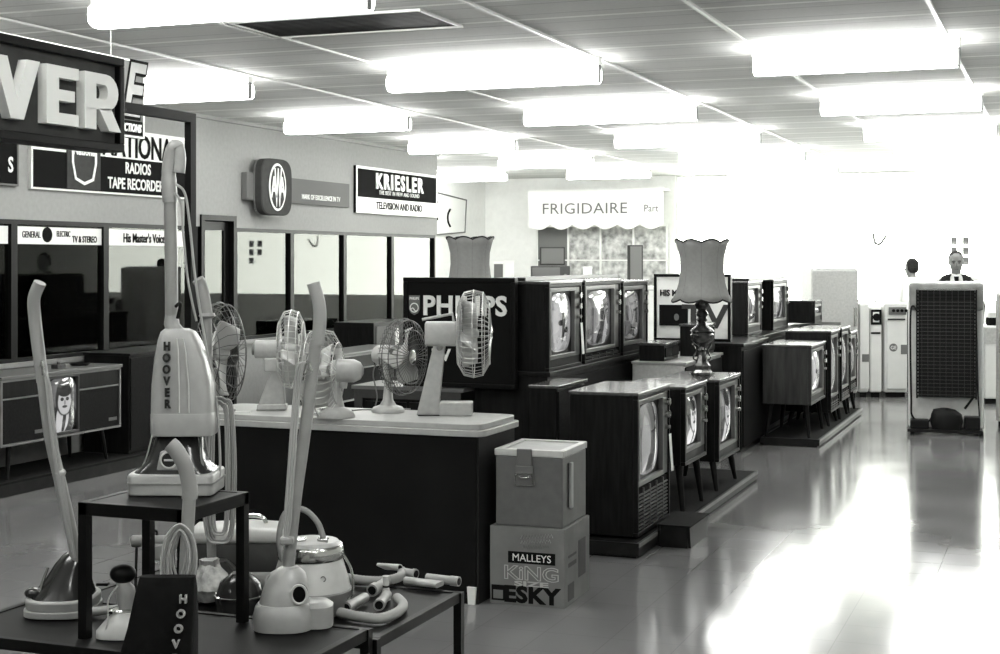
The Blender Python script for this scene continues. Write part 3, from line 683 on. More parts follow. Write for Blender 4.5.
# ================================================================ TELEVISIONS AND CABINETS
def screen_bulge(w, h, x, bulge=.028, e=3.4, n=36, m=8):
    mb = MB(); prev = None
    for k in range(m + 1):
        s = 1 - k / m
        xx = x + bulge * (1 - s ** 2.2)
        if s < 1e-6:
            c = mb.b.verts.new((xx, 0, 0))
            for i in range(n): mb.b.faces.new((prev[i], prev[(i + 1) % n], c))
            break
        r = []
        for i in range(n):
            a = 2 * PI * i / n; cc, q = math.cos(a), math.sin(a)
            r.append(mb.b.verts.new((xx, s * w / 2 * math.copysign(abs(cc) ** (2 / e), cc), s * h / 2 * math.copysign(abs(q) ** (2 / e), q))))
        if prev:
            for i in range(n): mb.b.faces.new((prev[i], prev[(i + 1) % n], r[(i + 1) % n], r[i]))
        prev = r
    return mb
def tv(name, label, x, y0, y1, zb, zt, dep, pic='pic_grey', base=0.0, leg='taper', grille=True, wood='wood', top='wood_top', panel_side=1,
       bez='bezel', group=None, knobs=3, low=0.0, cat='television', toplight=True, tagpaper=False):
    """a floor or table television facing +x; zb body bottom, zt top, base height it stands at; panel_side=1 puts the controls on the far side"""
    w = y1 - y0; yc = (y0 + y1) / 2
    t = thing(name, label, cat, (x - dep / 2, yc, base), 0, group or 'televisions in the aisle rows')
    X = dep / 2; h = w / 2; zb -= base; zt -= base
    MB().box(-X, X - .03, -h, h, zb, zt - .018).build('cabinet', wood, t, bevel=.006, smooth=False)
    MB().box(-X - .005, X + .006, -h - .008, h + .008, zt - .018, zt).build('top', top, t, bevel=.004, smooth=False)
    gz = zb + (low if low else .06)
    pw = .13 if knobs else .03
    MB().frame(-h, h, zb, zt - .018, .022, X - .03, X, 'x').build('front_frame', wood, t, bevel=.003, smooth=False)
    s0, s1 = (-h + .03, h - pw) if panel_side > 0 else (-h + pw, h - .03)
    z0, z1 = gz + .015, zt - .045
    MB().frame(s0, s1, z0, z1, .028, X - .032, X - .002, 'x').build('screen_surround', bez, t, bevel=.004, smooth=False)
    sc = screen_bulge(s1 - s0 - .05, z1 - z0 - .05, 0, .035).build('screen', pic, t)
    sc.location = (X - .035, (s0 + s1) / 2, (z0 + z1) / 2)
    if knobs:
        p0, p1 = (s1 + .008, h - .028) if panel_side > 0 else (-h + .028, s0 - .008)
        MB().box(X - .03, X - .008, p0, p1, z0, z1).build('control_panel', 'bezel_dark', t, smooth=False)
        for k in range(knobs):
            zz = z1 - .06 - k * .075
            MB().cyl((X - .01, (p0 + p1) / 2, zz), (X + .022, (p0 + p1) / 2, zz), .022 if k < 2 else .014, 14).build('knob', 'chrome', t)
    if grille and low:
        MB().box(X - .03, X - .014, -h + .025, h - .025, zb + .02, gz).build('speaker_cloth', 'grille', t, smooth=False)
        g = MB(); nz = max(3, int((gz - zb - .04) / .022))
        for j in range(nz):
            zz = zb + .032 + j * (gz - zb - .05) / nz
            g.box(X - .014, X - .006, -h + .03, h - .03, zz, zz + .008)
        for j in range(1, 5): g.box(X - .014, X - .004, -h + j * w / 5 - .006, -h + j * w / 5 + .006, zb + .022, gz)
        g.build('speaker_grille', 'slat', t, smooth=False)
    elif zb + .03 < gz:
        MB().box(X - .03, X - .01, -h + .025, h - .025, zb + .02, gz + .012).build('lower_rail', wood, t, smooth=False)
    if leg and zb > .03:
        for sx_ in (-1, 1):
            for sy in (-1, 1):
                sp = .025
                MB().loft([(0, sx_ * (X - .05 + sp), sy * (h - .06 + sp), .015, .015), (zb, sx_ * (X - .06), sy * (h - .07), .026, .026)], 12).build('leg', 'wood', t)
    if tagpaper:
        MB().quadify([(X + .008, h - .06, zt - .3), (X + .012, h - .02, zt - .3), (X + .03, h - .03, zt - .52), (X + .026, h - .07, zt - .52)], [(0, 1, 2, 3)]).build('price_tag', 'paper', t, smooth=False).modifiers.new('s', 'SOLIDIFY').thickness = .001
    return t

def plinth(label, x0, x1, y0, y1, h):
    t = thing('display_plinth', label, 'platform', ((x0 + x1) / 2, (y0 + y1) / 2, 0)); X, Y = (x1 - x0) / 2, (y1 - y0) / 2
    MB().box(-X + .02, X - .02, -Y + .02, Y - .02, 0, h - .012).build('base', 'plinth', t, smooth=False)
    MB().box(-X + .015, X - .015, -Y + .015, Y - .015, h - .012, h).build('top', 'plinthtop', t, smooth=False)
    MB().frame(-X, X, -Y, Y, .02, .012, h, 'z').build('edging', 'plinth', t, bevel=.003, smooth=False)
    MB().box(X, X + .004, -Y, Y, h - .022, h).build('edge_strip', 'plinthedge', t, smooth=False)
    return t
plinth('low dark plinth carrying the nearest console television', -2.66, -2.17, 7.76, 8.58, .085)
plinth('low dark plinth with scuffed edge under the two televisions on legs', -2.75, -2.12, 8.75, 10.85, .07)
plinth('low dark plinth at far end of the television rows', -2.5, -1.98, 12.92, 15.85, .07)
t = thing('step_box', 'small dark open-topped box on floor beside the nearest television', 'box', (-2.07, 8.36, 0))
MB().box(-.09, .08, -.2, .21, 0, .012).build('bottom', 'plinth', t, smooth=False)
MB().prism([(-.2, 0), (.21, 0), (.24, .125), (-.23, .125)], .08, .095, 'x').build('side_panel', 'plinth', t, smooth=False)
MB().prism([(-.2, 0), (.21, 0), (.24, .125), (-.23, .125)], -.095, -.08, 'x').build('side_panel', 'plinth', t, smooth=False)
MB().box(-.08, .08, -.215, -.2, 0, .12).build('end_panel', 'plinth', t, smooth=False)
MB().box(-.08, .08, .2, .215, 0, .12).build('end_panel', 'plinth', t, smooth=False)
MB().box(-.1, .1, -.23, .24, .122, .13).build('lid', 'plinthtop', t, smooth=False)  # dark sheet stands in for the shaded inside of the open top

# front row along the aisle
tv('console_television', 'large dark console television with slatted speaker grille, nearest in aisle row', -2.2, 7.85, 8.56, .1, .905, .4, 'pic_street', .086, leg=None, low=.26, tagpaper=True)
tv('console_television', 'television on legs with clown-like portrait picture, behind nearest console', -2.17, 8.82, 9.4, .37, .86, .42, 'pic_face2', .071, low=0)
TV3 = tv('console_television', 'television on legs under the bronze table lamp', -2.17, 9.77, 10.45, .27, .83, .42, 'pic_face', .071, low=0)
# raised row behind
BH = .9
def bench(label, x0, x1, y0, y1, h=BH, m='wood'):
    t = thing('display_bench', label, 'bench', ((x0 + x1) / 2, (y0 + y1) / 2, 0), 0, 'dark display benches'); X, Y = (x1 - x0) / 2, (y1 - y0) / 2
    MB().box(-X + .02, X - .02, -Y + .01, Y - .01, 0, h - .03).build('body', m, t, smooth=False)
    MB().box(-X, X, -Y, Y, h - .03, h).build('top', 'wood', t, bevel=.004, smooth=False)
    MB().box(X - .02, X - .006, -Y + .03, Y - .03, .05, h - .06).build('front_panel', 'grille', t, smooth=False)
    return t
bench('dark display bench under the three televisions beside the Philips sign', -3.72, -3.16, 9.13, 11.75)
tv('table_television', 'dark television nearest the Philips sign on the raised bench', -3.18, 9.17, 9.88, BH, 1.50, .45, 'pic_fig', BH, leg=None, low=0, tagpaper=True)
tv('table_television', 'middle television with pale inner frame on the raised bench', -3.18, 9.95, 10.85, BH, 1.50, .45, 'pic_street', BH, leg=None, low=.06, bez='trimwood', toplight=False)
tv('table_television', 'far television on the raised bench, beside the dog-picture sign', -3.18, 10.92, 11.65, BH, 1.48, .45, 'pic_grey', BH, leg=None, low=0)
t = thing('shelf_board', 'pale edged board lying across the tops of the raised televisions', 'board', (-3.5, 10.35, 1.503))
MB().box(-.12, .12, -1.1, 1.1, 0, .02).build('board', 'wood', t, smooth=False)
MB().box(.12, .126, -1.1, 1.1, .0, .022).build('edge_strip', 'bezel', t, smooth=False)

def standing_sign(label, px0, px1, d, z0, z1, th=.06, frame='black', field='signdark', fw=.03):
    a, b = at(px0, 300, d), at(px1, 300, d)
    w = b.x - a.x
    t = thing('standing_sign', label, 'sign', ((a.x + b.x) / 2, (a.y + b.y) / 2, z0))
    h = z1 - z0
    MB().box(-w / 2 + .005, w / 2 - .005, 0, th, .005, h - .005).build('board', field, t, smooth=False)
    MB().frame(-w / 2, w / 2, 0, h, fw, -.012, th, 'y').build('frame', frame, t, bevel=.004, smooth=False)
    return t, w, h
# PHILIPS sign on a sideboard
t = thing('sideboard', 'dark sideboard with grey edging carrying the Philips sign', 'sideboard', (-3.98, 9.2, 0))
MB().box(-.55, .24, -.2, .2, .1, .76).build('body', 'wood', t, smooth=False)
MB().box(-.57, .26, -.22, .22, .76, .785).build('top', 'bezel', t, smooth=False)
MB().frame(-.55, .24, .1, .76, .06, -.215, -.2, 'y').build('front_frame', 'signgrey', t, smooth=False)
for a_, b_ in ((-.47, -.16), (-.14, .17)): MB().box(a_, b_, -.212, -.2, .17, .68).build('door', 'wood', t, smooth=False)
for sx_ in (-.5, .19):
    for sy in (-.16, .16): MB().box(sx_ - .02, sx_ + .02, sy - .02, sy + .02, 0, .1).build('leg', 'wood', t, smooth=False)
t, w, h = standing_sign('black Philips sign with white letters standing behind the fans', 397, 525, 9.92, .787, 1.525, .05)
t.location.y = 9.05; t.location.x += .03
yy = -.004
sc_ = F / 9.92
def sx(px): return (px - 461) / sc_ / .965
def sz(py): return EYE - (py - 259) / sc_ - .787
text('lettering', 'PHILIPS', .125, 'letters', t, (sx(467) , yy, sz(305)), '-y', .042, .004, sx=1.0, spacing=1.06)
e = MB(); pl = [(-.04,.065),(.04,.065),(.04,-.03),(.025,-.055),(0,-.068),(-.025,-.055),(-.04,-.03)]
e.prism(pl, -.006, -.002, 'y'); e.build('emblem', 'signmid', t, smooth=False).location = (sx(415), 0, sz(305))
MB().torus((0, -.008, -.018), .03, .004, 'y', 24, 6).build('emblem_ring', 'letters', t).location = (sx(415), 0, sz(305))
text('lettering', 'PHILIPS', .017, 'letters', t, (sx(415), -.008, sz(305) + .045), '-y', .03, .001, sx=.9)
MB().tube(bez([(-.025, -.009, -.01), (-.01, -.009, .0), (.01, -.009, -.02), (.026, -.009, -.014)], 4), .0035, 6).build('emblem_wave', 'letters', t).location = (sx(415), 0, sz(308))
text('lettering', 'TV', .075, 'letters', t, (sx(443), yy, sz(354)), '-y', .05, .003)

# behind and under: small cabinets
def small_cab(name, label, cat, x0, x1, y0, y1, z1, m='wood_mid', legs=.0, top='wood_top', doors=True):
    t = thing(name, label, cat, ((x0 + x1) / 2, (y0 + y1) / 2, 0)); X, Y = (x1 - x0) / 2, (y1 - y0) / 2
    MB().box(-X, X - .012, -Y + .005, Y - .005, legs, z1 - .02).build('cabinet', m, t, bevel=.004, smooth=False)
    MB().box(-X - .006, X + .006, -Y - .004, Y + .004, z1 - .02, z1).build('top', top, t, bevel=.003, smooth=False)
    if doors:
        MB().box(X - .012, X, -Y + .02, -.005, legs + .03, z1 - .04).build('door', 'grille', t, smooth=False)
        MB().box(X - .012, X, .005, Y - .02, legs + .03, z1 - .04).build('door', 'grille', t, smooth=False)
    if legs:
        for sx_ in (-1, 1):
            for sy in (-1, 1): MB().cyl((sx_ * (X - .04), sy * (Y - .04), 0), (sx_ * (X - .05), sy * (Y - .05), legs), .015, 10).build('leg', 'wood', t)
    return t
small_cab('speaker_cabinet', 'slim dark cabinet with pale top edge below the raised televisions', 'cabinet', -3.12, -2.93, 8.62, 9.2, .86, 'wood', .06)
small_cab('radiogram', 'dark low cabinet between the raised bench and the aisle televisions', 'cabinet', -3.14, -2.79, 9.5, 10.6, .74, 'wood', .15)
small_cab('display_table', 'pale topped low cabinet seen behind the bronze lamp base', 'table', -3.1, -2.68, 10.9, 12.2, .86, 'appliancegrey', .1, 'laminate')
t = small_cab('record_player', 'small dark box on pale topped cabinet behind the lamp base', 'record player', -2.9, -2.72, 11.6, 12.1, .26, 'wood', 0)
t.location.z = .861
t = small_cab('transistor_radio', 'little dark wooden box left of the lamp on pale cabinet', 'radio', -3.06, -2.85, 10.95, 11.4, .14, 'wood', 0)
t.location.z = .861
# HIS MASTER'S VOICE sign
bench('dark display bench under the white framed TV sign and far televisions', -3.3, -2.52, 12.3, 13.45, .93)
t, w, h = standing_sign('white TV sign with dark picture and black frame behind the lampshade', 650, 734, 12.6, .94, 1.52, .06, 'black', 'signwhite', .025)
s2 = F / 12.6 / 1.0
def sx(px): return (px - 692) / (F / 12.6) / .985
def sz(py): return EYE - (py - 259) / (F / 12.6) - .94
text('lettering', "HIS MASTER'S VOICE", .05, 'signdark', t, (sx(692), -.003, sz(293)), '-y', .05, .003, sx=.86)
MB().box(sx(659), sx(688), -.006, 0, sz(326), sz(305)).build('picture', 'signdark', t, smooth=False)
MB().loft([(-.008, -0.03, -.02, .022, .03), (-.006, -0.03, -.02, .022, .03)], 16, axis='y').build('picture_patch', 'signmid', t).location = (sx(680) + .0, 0, sz(315))
text('lettering', 'TV', .19, 'signgrey', t, (sx(705), -.003, sz(316)), '-y', .04, .003, sx=1.2)
bench('tall dark bench carrying the pair of far televisions', -3.3, -2.62, 13.5, 15.75, .93)
tv('table_television', 'left one of two far televisions on tall bench right of lamp', -2.75, 13.62, 14.3, .93, 1.44, .42, 'pic_grey', .93, leg=None)
tv('table_television', 'right one of two far televisions on tall bench right of lamp', -2.72, 14.75, 15.6, .93, 1.44, .42, 'pic_street', .93, leg=None)
t = thing('shelf_board', 'dark board lying on the pair of far televisions', 'board', (-2.95, 14.6, 1.441))
MB().box(-.2, .2, -.95, .95, 0, .025).build('board', 'wood', t, smooth=False)
MB().box(.2, .205, -.95, .95, 0, .025).build('edge_strip', 'slat', t, smooth=False)
tv('portable_television', 'small portable television beyond the far pair, before the white refrigerator', -2.5, 16.0, 16.5, .95, 1.2, .3, 'pic_grey', .93, leg=None, knobs=0)
bench('low dark bench below the small portable television', -2.9, -2.35, 15.9, 16.9, .93)
# far platform row
tv('console_television', 'brown television on splayed legs at near end of far plinth', -2.06, 12.98, 13.8, .36, .89, .43, 'pic_fig', .071, wood='wood_mid', low=0)
tv('console_television', 'tall dark television second on far plinth', -2.03, 13.95, 14.52, .2, .97, .43, 'pic_street', .071, low=.12)
tv('console_television', 'tall dark television third on far plinth', -2.02, 14.6, 15.18, .25, .97, .4, 'pic_grey', .071, low=.1)
tv('console_television', 'last television on far plinth, nearest the white refrigerator', -2.02, 15.25, 15.75, .28, .9, .4, 'pic_grey', .071, low=.1)

# left wall row of stereograms
def stereogram(label, x, y0, y1, zb, zt, screen=True, base=.1):
    t = thing('stereogram', label, 'stereogram', (x - .22, (y0 + y1) / 2, base), 0, 'stereograms by the left wall'); X = .22; h = (y1 - y0) / 2; zb -= base; zt -= base
    MB().box(-X, X - .02, -h, h, zb, zt - .025).build('cabinet', 'wood', t, bevel=.005, smooth=False)
    MB().box(-X - .005, X + .01, -h - .01, h + .01, zt - .025, zt).build('top', 'bezel', t, bevel=.004, smooth=False)
    MB().frame(-h, h, zb, zt - .025, .015, X - .02, X, 'x').build('front_frame', 'trimwood', t, smooth=False)
    if screen:
        s0, s1 = -.19, .17
        MB().frame(s0, s1, zb + .02, zt - .035, .02, X - .02, X + .004, 'x').build('screen_surround', 'bezel_dark', t, bevel=.004, smooth=False)
        sc = screen_bulge(s1 - s0 - .03, zt - zb - .085, 0, .025, 4).build('screen', 'pic_face', t); sc.location = (X - .015, (s0 + s1) / 2, (zb + zt) / 2 - .01)
        secs = [(-h + .02, s0 - .01), (s1 + .01, h - .02)]
    else: secs = [(-h + .02, -.01), (.01, h - .02)]
    for a_, b_ in secs:
        MB().box(X - .02, X - .006, a_, b_, zb + .02, zt - .17).build('speaker_panel', 'grille', t, smooth=False)
        MB().box(X - .02, X - .003, a_, b_, zt - .165, zt - .155).build('pale_rail', 'trimwood', t, smooth=False)
        MB().box(X - .02, X - .006, a_, b_, zt - .15, zt - .03).build('drawer', 'wood', t, smooth=False)
        MB().box(X - .006, X - .002, b_ - .13, b_ - .03, zb + .06, zb + .085).build('badge', 'bezel', t, smooth=False)
    for sx_ in (-1, 1):
        for sy in (-1, 1): MB().loft([(0, sx_ * .17, sy * (h - .12), .012, .012), (zb, sx_ * .15, sy * (h - .16), .02, .02)], 10).build('leg', 'wood', t)
    return t
t = thing('display_plinth', 'long low dark slab standing in for shadow under the left wall stereograms', 'platform', (-7.1, 9.9, 0))
MB().box(-.28, .28, -4.2, 3.2, 0, .085).build('base', 'plinth', t, smooth=False)  # dark platform added where only shadow lies beneath the stereograms
MB().box(-.27, .28, -4.19, 3.19, .085, .1).build('top', 'plinthtop', t, smooth=False)
stereogram('dark stereogram with centre television showing a portrait, left wall', -6.86, 8.2, 9.58, .34, .83)
stereogram('dark stereogram cut by left photo edge, left wall', -6.86, 6.6, 8.05, .34, .83, False)
tt = small_cab('record_cabinet', 'plain black cabinet between the portrait stereogram and the doorway', 'cabinet', -7.34, -6.9, 9.75, 11.3, .8, 'wood', .0, 'wood'); tt.location.z = .1
for i, (yy, zz) in enumerate([(9.0, 0), (9.25, 0)]):
    t = thing('cable_bundle', ['small dark plug box on the portrait stereogram', 'coiled dark aerial wire on the portrait stereogram'][i], 'cable', (-7.0, yy, .832))
    if i == 0:
        MB().box(-.03, .03, -.05, .05, 0, .03).build('body', 'bezel_dark', t, bevel=.004, smooth=False)
        MB().cyl((0, 0, .03), (0, 0, .05), .012, 10).build('knob', 'bezel', t)
    else:
        MB().tube([((.05 + .004 * k / 6) * math.cos(k * .5), .07 * math.sin(k * .5), .008 + .002 * k / 6) for k in range(40)], .006, 6).build('wire', 'black', t)
t = thing('wall_cabinet', 'grey cabinet with pale panel and knob by left wall behind fans', 'cabinet', (-6.95, 14.3, 0))
MB().box(-.25, .22, -.5, .5, 0, .98).build('body', 'wood', t, bevel=.006, smooth=False)
MB().box(.22, .23, -.44, .1, .35, .94).build('front_panel', 'signmid', t, smooth=False)
MB().box(.23, .236, .0, .09, .5, .9).build('dial_strip', 'signwhite', t, smooth=False)
MB().cyl((.236, .045, .7), (.27, .045, .7), .03, 14).build('knob', 'black', t)
stereogram('dark stereogram with pale top edge behind the counter fans', -6.3, 12.2, 13.7, .3, .76, False, 0.0)
stereogram('low dark stereogram behind the desk fan, by the far left wall', -6.5, 15.2, 16.6, .3, .8, False, 0.0)

# ================================================================ LAMPS
def table_lamp(name, label, loc, bron='bronze', base=True):
    t = thing(name, label, 'table lamp', loc, .2, 'scalloped table lamps')
    MB().loft([(0, 0, 0, .075, .075), (.02, 0, 0, .075, .075), (.04, 0, 0, .06, .06), (.07, 0, 0, .062, .062), (.09, 0, 0, .045, .045), (.14, 0, 0, .03, .03), (.17, 0, 0, .018, .018)], 8, 2.6).build('foot', bron, t, bevel=.003, smooth=False)
    MB().lathe([(.018, .17), (.03, .18), (.02, .2), (.05, .22), (.078, .25), (.082, .285), (.07, .3), (.085, .31), (.075, .325), (.045, .345), (.028, .37)], 24).build('bowl', bron, t)
    MB().lathe([(.025, .37), (.04, .39), (.03, .41), (.045, .43), (.028, .46), (.048, .48), (.052, .5), (.03, .52), (.012, .53), (.01, .6)], 20).build('stem', bron, t)
    for k in range(4):
        a = k * PI / 2 + .4; c, s = math.cos(a), math.sin(a)
        MB().tube(bez([(.03 * c, .03 * s, .1), (.065 * c, .065 * s, .12), (.045 * c, .045 * s, .17), (.07 * c, .07 * s, .22)], 6), .006, 6).build('scroll', bron, t)
    n = 48; sh = MB(); rings = []
    prof = [(.215, .535), (.19, .57), (.165, .65), (.155, .74), (.158, .83), (.175, .9), (.19, .935)]
    for j, (r, z) in enumerate(prof):
        ring_ = []
        for i in range(n):
            a = 2 * PI * i / n; lob = abs(math.sin(a * 4))  # eight panels
            rr = r * (1 - .05 * (1 - lob)); dz = (lob * .022 if j == len(prof) - 1 else (-lob * .02 if j == 0 else 0))
            ring_.append(sh.b.verts.new((rr * math.cos(a), rr * math.sin(a), z + dz)))
        rings.append(ring_)
    for a_, b_ in zip(rings, rings[1:]):
        for i in range(n): sh.b.faces.new((a_[i], a_[(i + 1) % n], b_[(i + 1) % n], b_[i]))
    o = sh.build('lamp_shade', 'shade', t); so = o.modifiers.new('s', 'SOLIDIFY'); so.thickness = .003
    for nm, j, (r, z), sg in (('top_braid', -1, prof[-1], .022), ('bottom_braid', 0, prof[0], -.02)):
        p = []
        for i in range(n + 1):
            a = 2 * PI * i / n; lob = abs(math.sin(a * 4)); rr = r * (1 - .05 * (1 - lob)) + .002
            p.append((rr * math.cos(a), rr * math.sin(a), z + lob * sg))
        MB().tube(p, .006, 5, False).build(nm, 'shadetrim', t)
    rb = MB()
    for k in range(8):
        a = k * PI / 4
        rb.tube([((r * .95 + .001) * math.cos(a), (r * .95 + .001) * math.sin(a), z) for r, z in prof], .0025, 5)
    rb.build('shade_rib', 'signgrey', t)
    MB().cyl((-.17, 0, .9), (.17, 0, .9), .002, 6).build('shade_carrier', 'chrome', t)
    return t
p = at(702, 300, 10.3)
table_lamp('table_lamp', 'bronze table lamp with scalloped shade standing on aisle television', (p.x, p.y, .831))
p = at(470, 300, 11.6)
lp = table_lamp('table_lamp', 'lamp with scalloped shade, mostly hidden behind the Philips sign', (p.x, p.y, .87))
lp.rotation_euler.z = .5
small_cab('lamp_cabinet', 'dark cabinet behind the Philips sign that carries the far lamp', 'cabinet', p.x - .3, p.x + .3, p.y - .35, p.y + .35, .87, 'wood', .1)

# ================================================================ COUNTER
t = thing('shop_counter', 'long dark counter with pale two-tier top carrying the fans', 'counter', (0, 0, 0))
t.location = (-3.40, 6.72, 0)
MB().box(-.8, .79, -.26, .24, .0, .8).build('body', 'counter', t, bevel=.003, smooth=False)
MB().box(.79, .8, -.25, .24, .0, .8).build('end_panel', 'counterend', t, smooth=False)
MB().loft([(.8, 0, 0, .83, .28, 14), (.83, 0, 0, .83, .28, 14)], 48).build('lower_rim', 'laminate', t, bevel=.003)
MB().loft([(.83, -.005, 0, .815, .262, 14), (.858, -.005, 0, .815, .262, 14)], 48).build('top', 'laminate', t, bevel=.003)
MB().prism([(.755, .002), (.79, .002), (.795, .085), (.75, .085)], -.275, -.262, 'y').build('foot_bracket', 'signwhite', t, smooth=False)

# ================================================================ FANS
CTOP = .8585
def cage(t, c, R, dep, wire, n=40, rings=4, name='cage', m=5, rw=.0016):
    """guard around the x axis, centre c"""
    g = MB()
    for k in range(n):
        a = 2 * PI * k / n; ca, sa = math.cos(a), math.sin(a)
        pts = [(c[0] + x, c[1] + r * ca, c[2] + r * sa) for x, r in ((-dep / 2, R * .25), (-dep / 2 - .0, R * .7), (-dep * .3, R * .95), (0, R), (dep * .3, R * .95), (dep / 2, R * .7), (dep * .56, R * .2))]
        g.tube(pts, rw, 4, False)
    for x, r in ((0, R), (dep / 2, R * .7), (-dep / 2, R * .7), (dep * .56, R * .2), (dep * .3, R * .95)):
        g.torus((c[0] + x, c[1], c[2]), r, rw * 1.7, 'x', 40, 5)
    g.build(name, wire, t)
    MB().loft([(c[0] + dep * .55, c[1], c[2], R * .2, R * .2), (c[0] + dep * .6, c[1], c[2], R * .12, R * .12)], 20, axis='x').build('cage_badge', 'chrome', t)
def blades(t, c, R, n, m, w=.62, twist=.5, start=0.3):
    for k in range(n):
        b = MB(); a0 = 2 * PI * k / n + start
        V = []; J = 8; I = 6
        for j in range(J + 1):
            r = R * (.14 + .86 * j / J); wid = w * math.sin(PI * min(1, .18 + .78 * j / J)) ** .6
            row = []
            for i in range(I + 1):
                a = a0 + wid * 1.5 * (i / I - .5)
                row.append(b.b.verts.new((c[0] + (i / I - .5) * .07 * twist * 2, c[1] + r * math.cos(a), c[2] + r * math.sin(a))))
            V.append(row)
        for j in range(J):
            for i in range(I): b.b.faces.new((V[j][i], V[j][i + 1], V[j + 1][i + 1], V[j + 1][i]))
        o = b.build('blade', m, t); s_ = o.modifiers.new('s', 'SOLIDIFY'); s_.thickness = .003
    MB().loft([(c[0] - .03, c[1], c[2], .035, .035), (c[0] + .03, c[1], c[2], .032, .032), (c[0] + .045, c[1], c[2], .012, .012)], 16, axis='x').build('hub', 'fan', t)
def motor(t, x0, x1, z, r, m='fan', e=2.2):
    L = x1 - x0
    MB().loft([(x0, 0, z, r * .35, r * .35), (x0 + L * .1, 0, z, r * .75, r * .75), (x0 + L * .3, 0, z, r, r), (x0 + L * .8, 0, z, r, r), (x1, 0, z, r * .85, r * .85)], 24, e, axis='x').build('motor', m, t)
def fan_place(px, py_base, d): p = at(px, 300, d); return (p.x, p.y, CTOP)
# fan A: behind the upright cleaner
t = thing('desk_fan', 'desk fan with pale clear blades half hidden behind the tall upright cleaner', 'fan', fan_place(214, 412, 7.6), TH + .55, 'desk fans on the counter'); t.scale = (1.12,) * 3
MB().lathe([(.1, 0), (.1, .012), (.06, .03), (.03, .05), (.022, .08), (.018, .2)], 24).build('base', 'fan', t)
motor(t, -.16, -.02, .27, .05); MB().cyl((-.03, 0, .18), (-.05, 0, .24), .02).build('neck', 'chrome', t)
blades(t, (.03, 0, .27), .2, 3, 'fanblade'); cage(t, (.03, 0, .27), .235, .13, 'wiredark', 30)
for i_, zz in enumerate((.035, .04)): MB().cyl((.05, -.03 + i_ * .05, zz - .01), (.055, -.03 + i_ * .05, zz + .012), .008, 8).build('switch', 'chrome', t)
def wedge_stand(t, h, w=.07, lean=.07, foot=.17, m='fan'):
    MB().prism([(-.09, 0), (.055, 0), (.015 + lean * .3, h), (-.02 + lean * .3, h)], -w / 2, w / 2, 'y').build('stand', m, t, bevel=.004, smooth=False)
    MB().box(-.085, foot, -w / 2 - .004, w / 2 + .004, .004, .03).build('foot', m, t, bevel=.004, smooth=False)
    for xx in (-.07, foot - .02): MB().cyl((xx, 0, 0), (xx, 0, .006), .012, 10).build('rubber_foot', 'black', t)
# fan B: wedge stand, boxy motor at left
t = thing('desk_fan', 'desk fan on wedge-shaped stand with rounded motor, left of the polisher handle', 'fan', fan_place(275, 412, 7.66), TH + .05, 'desk fans on the counter'); t.scale = (1.06,) * 3
wedge_stand(t, .235, foot=.06)
MB().loft([(-.1, 0, .3, .035, .035), (-.095, 0, .3, .042, .045), (.03, 0, .3, .042, .045), (.04, 0, .3, .03, .03)], 20, 4, axis='x').build('motor', 'fan', t)
MB().cyl((-.075, 0, .3), (-.112, 0, .3), .028).build('motor_cap', 'signmid', t)
MB().box(-.05, .02, -.05, .05, .19, .26).build('yoke', 'fan', t, bevel=.008, smooth=False)
blades(t, (.08, 0, .3), .17, 4, 'fanblade', .5); cage(t, (.08, 0, .3), .195, .12, 'wire', 36)
# fan C: round base, wire cage
t = thing('desk_fan', 'round based desk fan with wide bright wire cage behind polisher handle', 'fan', fan_place(336, 416, 7.3), TH + PI - .1, 'desk fans on the counter'); t.scale = (1.06,) * 3
MB().lathe([(.09, 0), (.09, .01), (.075, .03), (.04, .05), (.03, .09), (.022, .17)], 24).build('base', 'fan', t)
MB().loft([(0, .04, 0, .02, .03), (.04, .05, 0, .03, .035)], 16).build('switch_box', 'chrome', t)
motor(t, -.13, .02, .22, .055); MB().cyl((-.03, 0, .14), (-.04, 0, .2), .022).build('neck', 'fan', t)
blades(t, (.07, 0, .21), .17, 3, 'fanblade', .7); cage(t, (.07, 0, .21), .205, .16, 'wire', 34)
# fan D: ornamental round base
t = thing('desk_fan', 'small round based desk fan with pale blades in dark wire cage', 'fan', fan_place(388, 414, 7.55), TH - .5, 'desk fans on the counter'); t.scale = (1.07,) * 3
MB().lathe([(.08, 0), (.08, .012), (.07, .025), (.04, .035), (.025, .06), (.019, .12), (.018, .2)], 24).build('base', 'fan', t)
motor(t, -.085, .03, .275, .048); MB().cyl((0, 0, .17), (0, 0, .24), .03, 12).build('neck', 'fan', t)
MB().tube(bez([(-.06, 0, .25), (-.085, 0, .18), (-.05, -.02, .08), (-.06, -.02, .03)], 6), .004, 6).build('cord', 'corddark', t)
blades(t, (.075, 0, .27), .15, 3, 'fanblade', .62, start=1.1); cage(t, (.085, 0, .27), .185, .1, 'wiredark', 44)
# fan E: large square motor on slab stand
t = thing('desk_fan', 'largest fan, with box motor and deep cage, before the Philips letters', 'fan', fan_place(440, 417, 7.42), TH - .02, 'desk fans on the counter'); t.scale = (1.07,) * 3
MB().prism([(-.11, 0), (.0, 0), (.0, .03), (.0, .08), (.025, .33), (-.0, .35), (-.03, .33)], -.035, .035, 'y').build('stand', 'fan', t, bevel=.004, smooth=False)
MB().prism([(-.0, 0), (.155, 0), (.155, .062), (.0, .062)], -.06, .06, 'y').build('foot', 'fan', t, bevel=.005, smooth=False)
MB().box(-.1, .15, -.055, .055, .0, .004).build('rubber_foot', 'black', t, smooth=False)
MB().cyl((.0, -.04, .32), (.0, .04, .32), .014, 12).build('pivot_bolt', 'chrome', t)
MB().loft([(-.07, 0, .385, .04, .05, 5), (-.065, 0, .385, .058, .058, 5), (.075, 0, .385, .058, .058, 5), (.08, 0, .385, .05, .05, 5)], 28, 5, axis='x').build('motor', 'fan', t)
